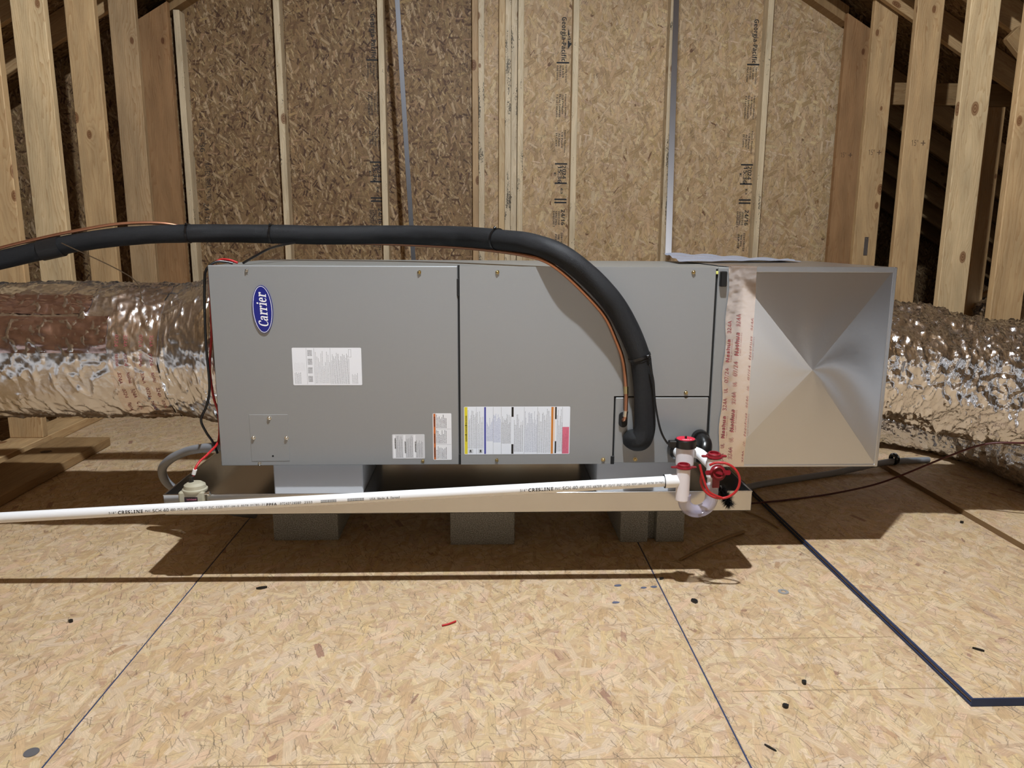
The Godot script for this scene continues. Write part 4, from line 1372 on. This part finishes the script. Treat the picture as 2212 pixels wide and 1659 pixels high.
# ---------------------------------------------------------------- wires and conduit
func build_wires() -> void:
	rng.seed = 111
	var w := thing("switch_wire", "red wire with a white tag rising from the beige pan switch", "wire")
	part(w, "insulation", tubemesh([Vector3(-0.75, 0.288, -1.894), Vector3(-0.744, 0.306, -1.894), Vector3(-0.737, 0.322, -1.91), Vector3(-0.726, 0.334, -1.95), Vector3(-0.7235, 0.35, -2.02), Vector3(-0.7225, 0.42, -2.03), Vector3(-0.733, 0.47, -2.03), Vector3(-0.737, 0.55, -2.03), Vector3(-0.726, 0.64, -2.03), Vector3(-0.722, 0.74, -2.03), Vector3(-0.722, 0.81, -2.04), Vector3(-0.705, 0.832, -2.06), Vector3(-0.68, 0.834, -2.06), Vector3(-0.655, 0.826, -2.06)], 0.0032, 8, 10), M.red_wire)
	part(w, "white_tag", tubemesh([Vector3(-0.7485, 0.293, -1.894), Vector3(-0.7435, 0.3065, -1.894)], 0.0052, 1, 10), M.white)
	single("thermostat_cable", tubemesh([Vector3(-0.665, 0.8255, -2.05), Vector3(-0.7, 0.83, -2.035), Vector3(-0.724, 0.81, -2.02), Vector3(-0.73, 0.77, -2.015), Vector3(-0.735, 0.69, -2.015), Vector3(-0.737, 0.6, -2.015), Vector3(-0.736, 0.5, -2.015), Vector3(-0.745, 0.45, -2.01), Vector3(-0.763, 0.41, -2.01), Vector3(-0.752, 0.375, -2.01), Vector3(-0.74, 0.345, -2.02), Vector3(-0.733, 0.31, -2.03)], 0.0034, 8, 10), M.plastic_black, "black control cable hanging down the left end of the air handler", "cable")
	single("thermostat_cable", tubemesh([Vector3(-0.64, 0.826, -2.06), Vector3(-0.63, 0.84, -2.12), Vector3(-0.612, 0.86, -2.2), Vector3(-0.6, 0.87, -2.3), Vector3(-0.585, 0.876, -2.4)], 0.0034, 8, 10), M.plastic_black, "short black cable looping from cabinet top to the insulated line", "cable")
	var c := thing("flexible_conduit", "grey flexible conduit looping from the left of the cabinet into the pan", "conduit")
	part(c, "sheath", tubemesh([Vector3(-0.716, 0.33, -2.04), Vector3(-0.75, 0.322, -2.05), Vector3(-0.80, 0.309, -2.08), Vector3(-0.857, 0.288, -2.12), Vector3(-0.915, 0.256, -2.15), Vector3(-0.952, 0.215, -2.18), Vector3(-0.945, 0.165, -2.2), Vector3(-0.89, 0.12, -2.22), Vector3(-0.8, 0.06, -2.26), Vector3(-0.74, 0.014, -2.34)], 0.0125, 8, 18), M.conduit)
	part(c, "tape_end", tubemesh([Vector3(-0.7125, 0.331, -2.04), Vector3(-0.746, 0.3235, -2.049)], 0.0134, 1, 18), mat(rgb(66, 68, 72), 0.5))
	var g := thing("power_conduit", "grey conduit lying on the floor beneath the plenum with black coupling ring", "conduit")
	part(g, "sheath", tubemesh([Vector3(0.8, 0.029, -2.47), Vector3(0.935, 0.029, -2.535), Vector3(1.027, 0.029, -2.58), Vector3(1.315, 0.03, -2.689), Vector3(1.5, 0.046, -2.745), Vector3(1.592, 0.05, -2.772), Vector3(1.74, 0.0495, -2.79)], 0.0115, 6, 16), M.conduit)
	part(g, "coupling_ring", lathe([Vector2(0.011, -0.008), Vector2(0.019, -0.009), Vector2(0.023, -0.004), Vector2(0.023, 0.004), Vector2(0.019, 0.009), Vector2(0.011, 0.008)], 24), M.plastic_black, Vector3(1.592, 0.0598, -2.772), Basis(Quaternion(Vector3.UP, Vector3(0.94, 0.05, -0.3).normalized())))
	single("maroon_wire", tubemesh([Vector3(0.86, 0.0225, -2.38), Vector3(0.95, 0.0225, -2.4), Vector3(1.032, 0.0225, -2.42), Vector3(1.2, 0.024, -2.47), Vector3(1.33, 0.065, -2.44), Vector3(1.39, 0.129, -2.36), Vector3(1.462, 0.229, -2.24), Vector3(1.526, 0.289, -2.165), Vector3(1.62, 0.302, -2.125), Vector3(1.74, 0.308, -2.11), Vector3(1.95, 0.31, -2.09)], 0.0034, 8, 8), M.maroon, "dark maroon cord trailing from the floor up over the right ducts", "wire")

# ---------------------------------------------------------------- straps
func strap_mesh(a: Vector3, b: Vector3, w: float) -> Array:
	var d := b - a
	var y := d.normalized()
	var x := (Vector3.RIGHT - y * Vector3.RIGHT.dot(y)).normalized()
	return [boxmesh(Vector3(w, d.length(), 0.0012), 0.0003), (a + b) * 0.5, Basis(x, y, x.cross(y))]

func build_straps() -> void:
	rng.seed = 222
	var s := strap_mesh(Vector3(-0.404, 0.551, -4.5), Vector3(-0.511, 2.99, -4.5), 0.026)
	single("hanger_strap", s[0], mat(rgb(96, 96, 99), 0.5, 1.0), "thin metal hanger strap left of the double studs, dull grey", "strap", s[1], "metal hanger straps", s[2])
	s = strap_mesh(Vector3(0.6225, 0.84, -2.572), Vector3(0.895, 2.78, -3.8), 0.0215)
	single("hanger_strap", s[0], M.strap, "bright metal hanger strap rising from the plenum joint", "strap", s[1], "metal hanger straps", s[2])
	var t := thing("short_strap", "short metal strap nailed on a right knee wall stud", "strap", Vector3(2.325, 0.86, -4.598))
	board(t, "strip", -0.012, 0.012, -0.06, 0.05, -0.0022, 0.0, M.strap, 0.0003)
	part(t, "nail", lathe([Vector2(0.004, 0.0), Vector2(0.003, 0.002), Vector2(0.0, 0.0024)], 10), M.zinc, Vector3(0, 0.04, 0), Basis(Vector3.RIGHT, PI / 2))

# ---------------------------------------------------------------- things lying on the floor
func chip(sx: float, sy: float, sz: float) -> ArrayMesh:
	var poly := PackedVector2Array()
	var k := 7
	for i in k:
		var a := TAU * i / k
		var r := rng.randf_range(0.65, 1.0)
		poly.append(Vector2(cos(a) * sx * 0.5 * r, sin(a) * sz * 0.5 * r))
	return prism(poly, 0.0, sy)

func lay(called: String, mesh: Mesh, m: Material, label: String, cat: String, x: float, z: float, turn: float, y := 0.0) -> void:
	single(called, mesh, m, label, cat, Vector3(x, y + 0.0002, z), "", Basis(Vector3.UP, turn) * Basis(Vector3.RIGHT, -PI / 2))

func build_litter() -> void:
	rng.seed = 333
	# the plank along the left wall
	var p := thing("plank", "rough wooden plank with a dark knot lying along the left wall", "plank", Vector3(-1.735, 0.0005, -2.6))
	board(p, "board", -0.116, 0.116, 0.0, 0.038, -0.63, 1.2, M.wood_dull, 0.004, 2)
	part(p, "knot", prism(PackedVector2Array([Vector2(-0.022, 0), Vector2(-0.012, 0.017), Vector2(0.01, 0.02), Vector2(0.024, 0.004), Vector2(0.014, -0.015), Vector2(-0.008, -0.018)]), 0.0, 0.0008), mat(rgb(70, 50, 34), 0.8), Vector3(-0.03, 0.0378, -0.40), Basis(Vector3.RIGHT, -PI / 2))
	# the small bits
	lay("black_chip", chip(0.014, 0.006, 0.012), M.black, "small black chip alone on the far left of the floor", "debris", -0.975, -1.679, 0.3)
	lay("black_scrap", chip(0.03, 0.005, 0.009), M.black, "dark fuzzy scrap beside the left floor seam", "debris", -0.577, -1.841, 0.35)
	lay("black_chip", chip(0.02, 0.005, 0.024), M.black, "ragged black chip just right of the middle floor seam", "debris", 0.527, -1.742, 0.2)
	lay("black_chip", chip(0.015, 0.006, 0.014), M.black, "black crumb nearest the viewer between the two right seams", "debris", 0.586, -1.306, 0.9)
	lay("black_chip", chip(0.013, 0.006, 0.012), M.black, "black crumb midway beside the navy raised edge", "debris", 0.656, -1.384, 1.4)
	lay("black_chip", chip(0.016, 0.006, 0.013), M.black, "black crumb on the raised panel near the brown step", "debris", 1.507, -2.207, 0.2, 0.0185)
	lay("dark_stick", chip(0.028, 0.004, 0.006), M.black, "short dark stick on the raised panel", "debris", 1.076, -1.469, -0.7, 0.0185)
	lay("dark_stick", chip(0.034, 0.003, 0.004), M.black, "thin dark splinter near the bottom right seam end", "debris", 0.512, -1.187, -0.9)
	lay("black_scrap", chip(0.018, 0.004, 0.01), M.black, "small black crumb before the trap shadow", "debris", 0.473, -1.872, 0.4)
	single("red_scrap", tubemesh([Vector3(-0.1, 0.0026, -1.636), Vector3(-0.084, 0.0026, -1.643), Vector3(-0.068, 0.003, -1.655)], 0.0024, 3, 8), M.red_wire, "bit of red wire insulation on the middle of the floor", "debris")
	var ring := lathe([Vector2(0.0065, 0.0), Vector2(0.0135, 0.0), Vector2(0.0135, 0.002), Vector2(0.0065, 0.002), Vector2(0.0065, 0.0)], 24)
	single("washer", ring, mat(rgb(190, 190, 190), 0.5, 0.7), "flat steel washer between the middle seam and the raised edge", "washer", Vector3(0.772, 0.0002, -1.789))
	var disc := lathe([Vector2(0.0, 0.0), Vector2(0.0125, 0.0), Vector2(0.0125, 0.0012), Vector2(0.0, 0.0012)], 20)
	single("metal_disc", disc, mat(rgb(120, 120, 124), 0.5, 0.6), "round grey knockout disc at the bottom left", "disc", Vector3(-0.799, 0.0002, -1.214))
	var dm := mat(rgb(88, 92, 112), 0.6)
	for k in [[0.35, -1.837, "grey oval fleck left of the other flecks by the middle seam"], [0.415, -1.822, "grey oval fleck second from the middle seam"], [0.328, -1.743, "grey oval fleck nearest the viewer by the middle seam"], [0.444, -1.826, "grey oval fleck right on the middle seam edge"]]:
		lay("grey_fleck", chip(0.024, 0.0008, 0.014), dm, k[2], "debris", k[0], k[1], 0.2)
	lay("wood_sliver", chip(0.03, 0.002, 0.006), M.wood_pale, "pale wood sliver at the left edge of the pan shadow", "debris", -0.923, -1.99, 0.4)
	var pts := [Vector3(0.552, 0.004, -1.985), Vector3(0.63, 0.008, -2.05), Vector3(0.72, 0.01, -2.12), Vector3(0.803, 0.005, -2.185)]
	var mb := MB.new()
	tube(mb, smooth(pts, 6), 6, func(s, a): return 0.0028 + 0.004 * absf(cos(a)) * (0.4 + s * 2.4))
	single("wood_sliver", mb.commit(), M.wood_dull, "long torn wood sliver in the shadow under the trap", "debris")
	mb = MB.new()
	tube(mb, smooth([Vector3(0.86, 0.004, -2.38), Vector3(0.9, 0.006, -2.3), Vector3(0.925, 0.004, -2.22)], 5), 6, func(_s, _a): return 0.003)
	single("wood_sliver", mb.commit(), M.wood_tan, "short splinter beside the pan corner and navy edge", "debris")

# white blown fibre lying where the attic has no floor panels
func build_insulation() -> void:
	var n := FastNoiseLite.new()
	n.seed = 77
	n.frequency = 2.2
	n.fractal_octaves = 4
	var m := mat(rgb(226, 227, 228), 0.95)
	var fields := [[2.45, 5.0, -2.0, 7.2, "white blown insulation filling the right eave behind the viewer"], [-5.0, -2.1, -1.6, 7.2, "white blown insulation filling the left eave behind the viewer"], [-2.05, 2.4, 2.4, 7.2, "white blown insulation across the far end behind the viewer"]]
	for f in fields:
		var w := 60
		var h := 90
		var pts := []
		var uvs := PackedVector2Array()
		for j in h + 1:
			for i in w + 1:
				var u := float(i) / w
				var v := float(j) / h
				var x := lerpf(f[0], f[1], u)
				var z := lerpf(f[2], f[3], v)
				var edge := clampf(minf(minf(u, 1.0 - u) * (f[1] - f[0]), minf(v, 1.0 - v) * (f[3] - f[2])) / 0.15, 0.0, 1.0)
				pts.append(Vector3(x, 0.003 + edge * (0.13 + n.get_noise_2d(x, z) * 0.07 + n.get_noise_2d(x * 7.0, z * 7.0) * 0.03), z))
				uvs.append(Vector2(x, z))
		var mb := MB.new()
		mb.grid(pts, w + 1, h + 1, uvs, true)
		var o := single("blown_insulation", mb.commit(), m, f[4], "insulation")
		o.set_meta("kind", "stuff")
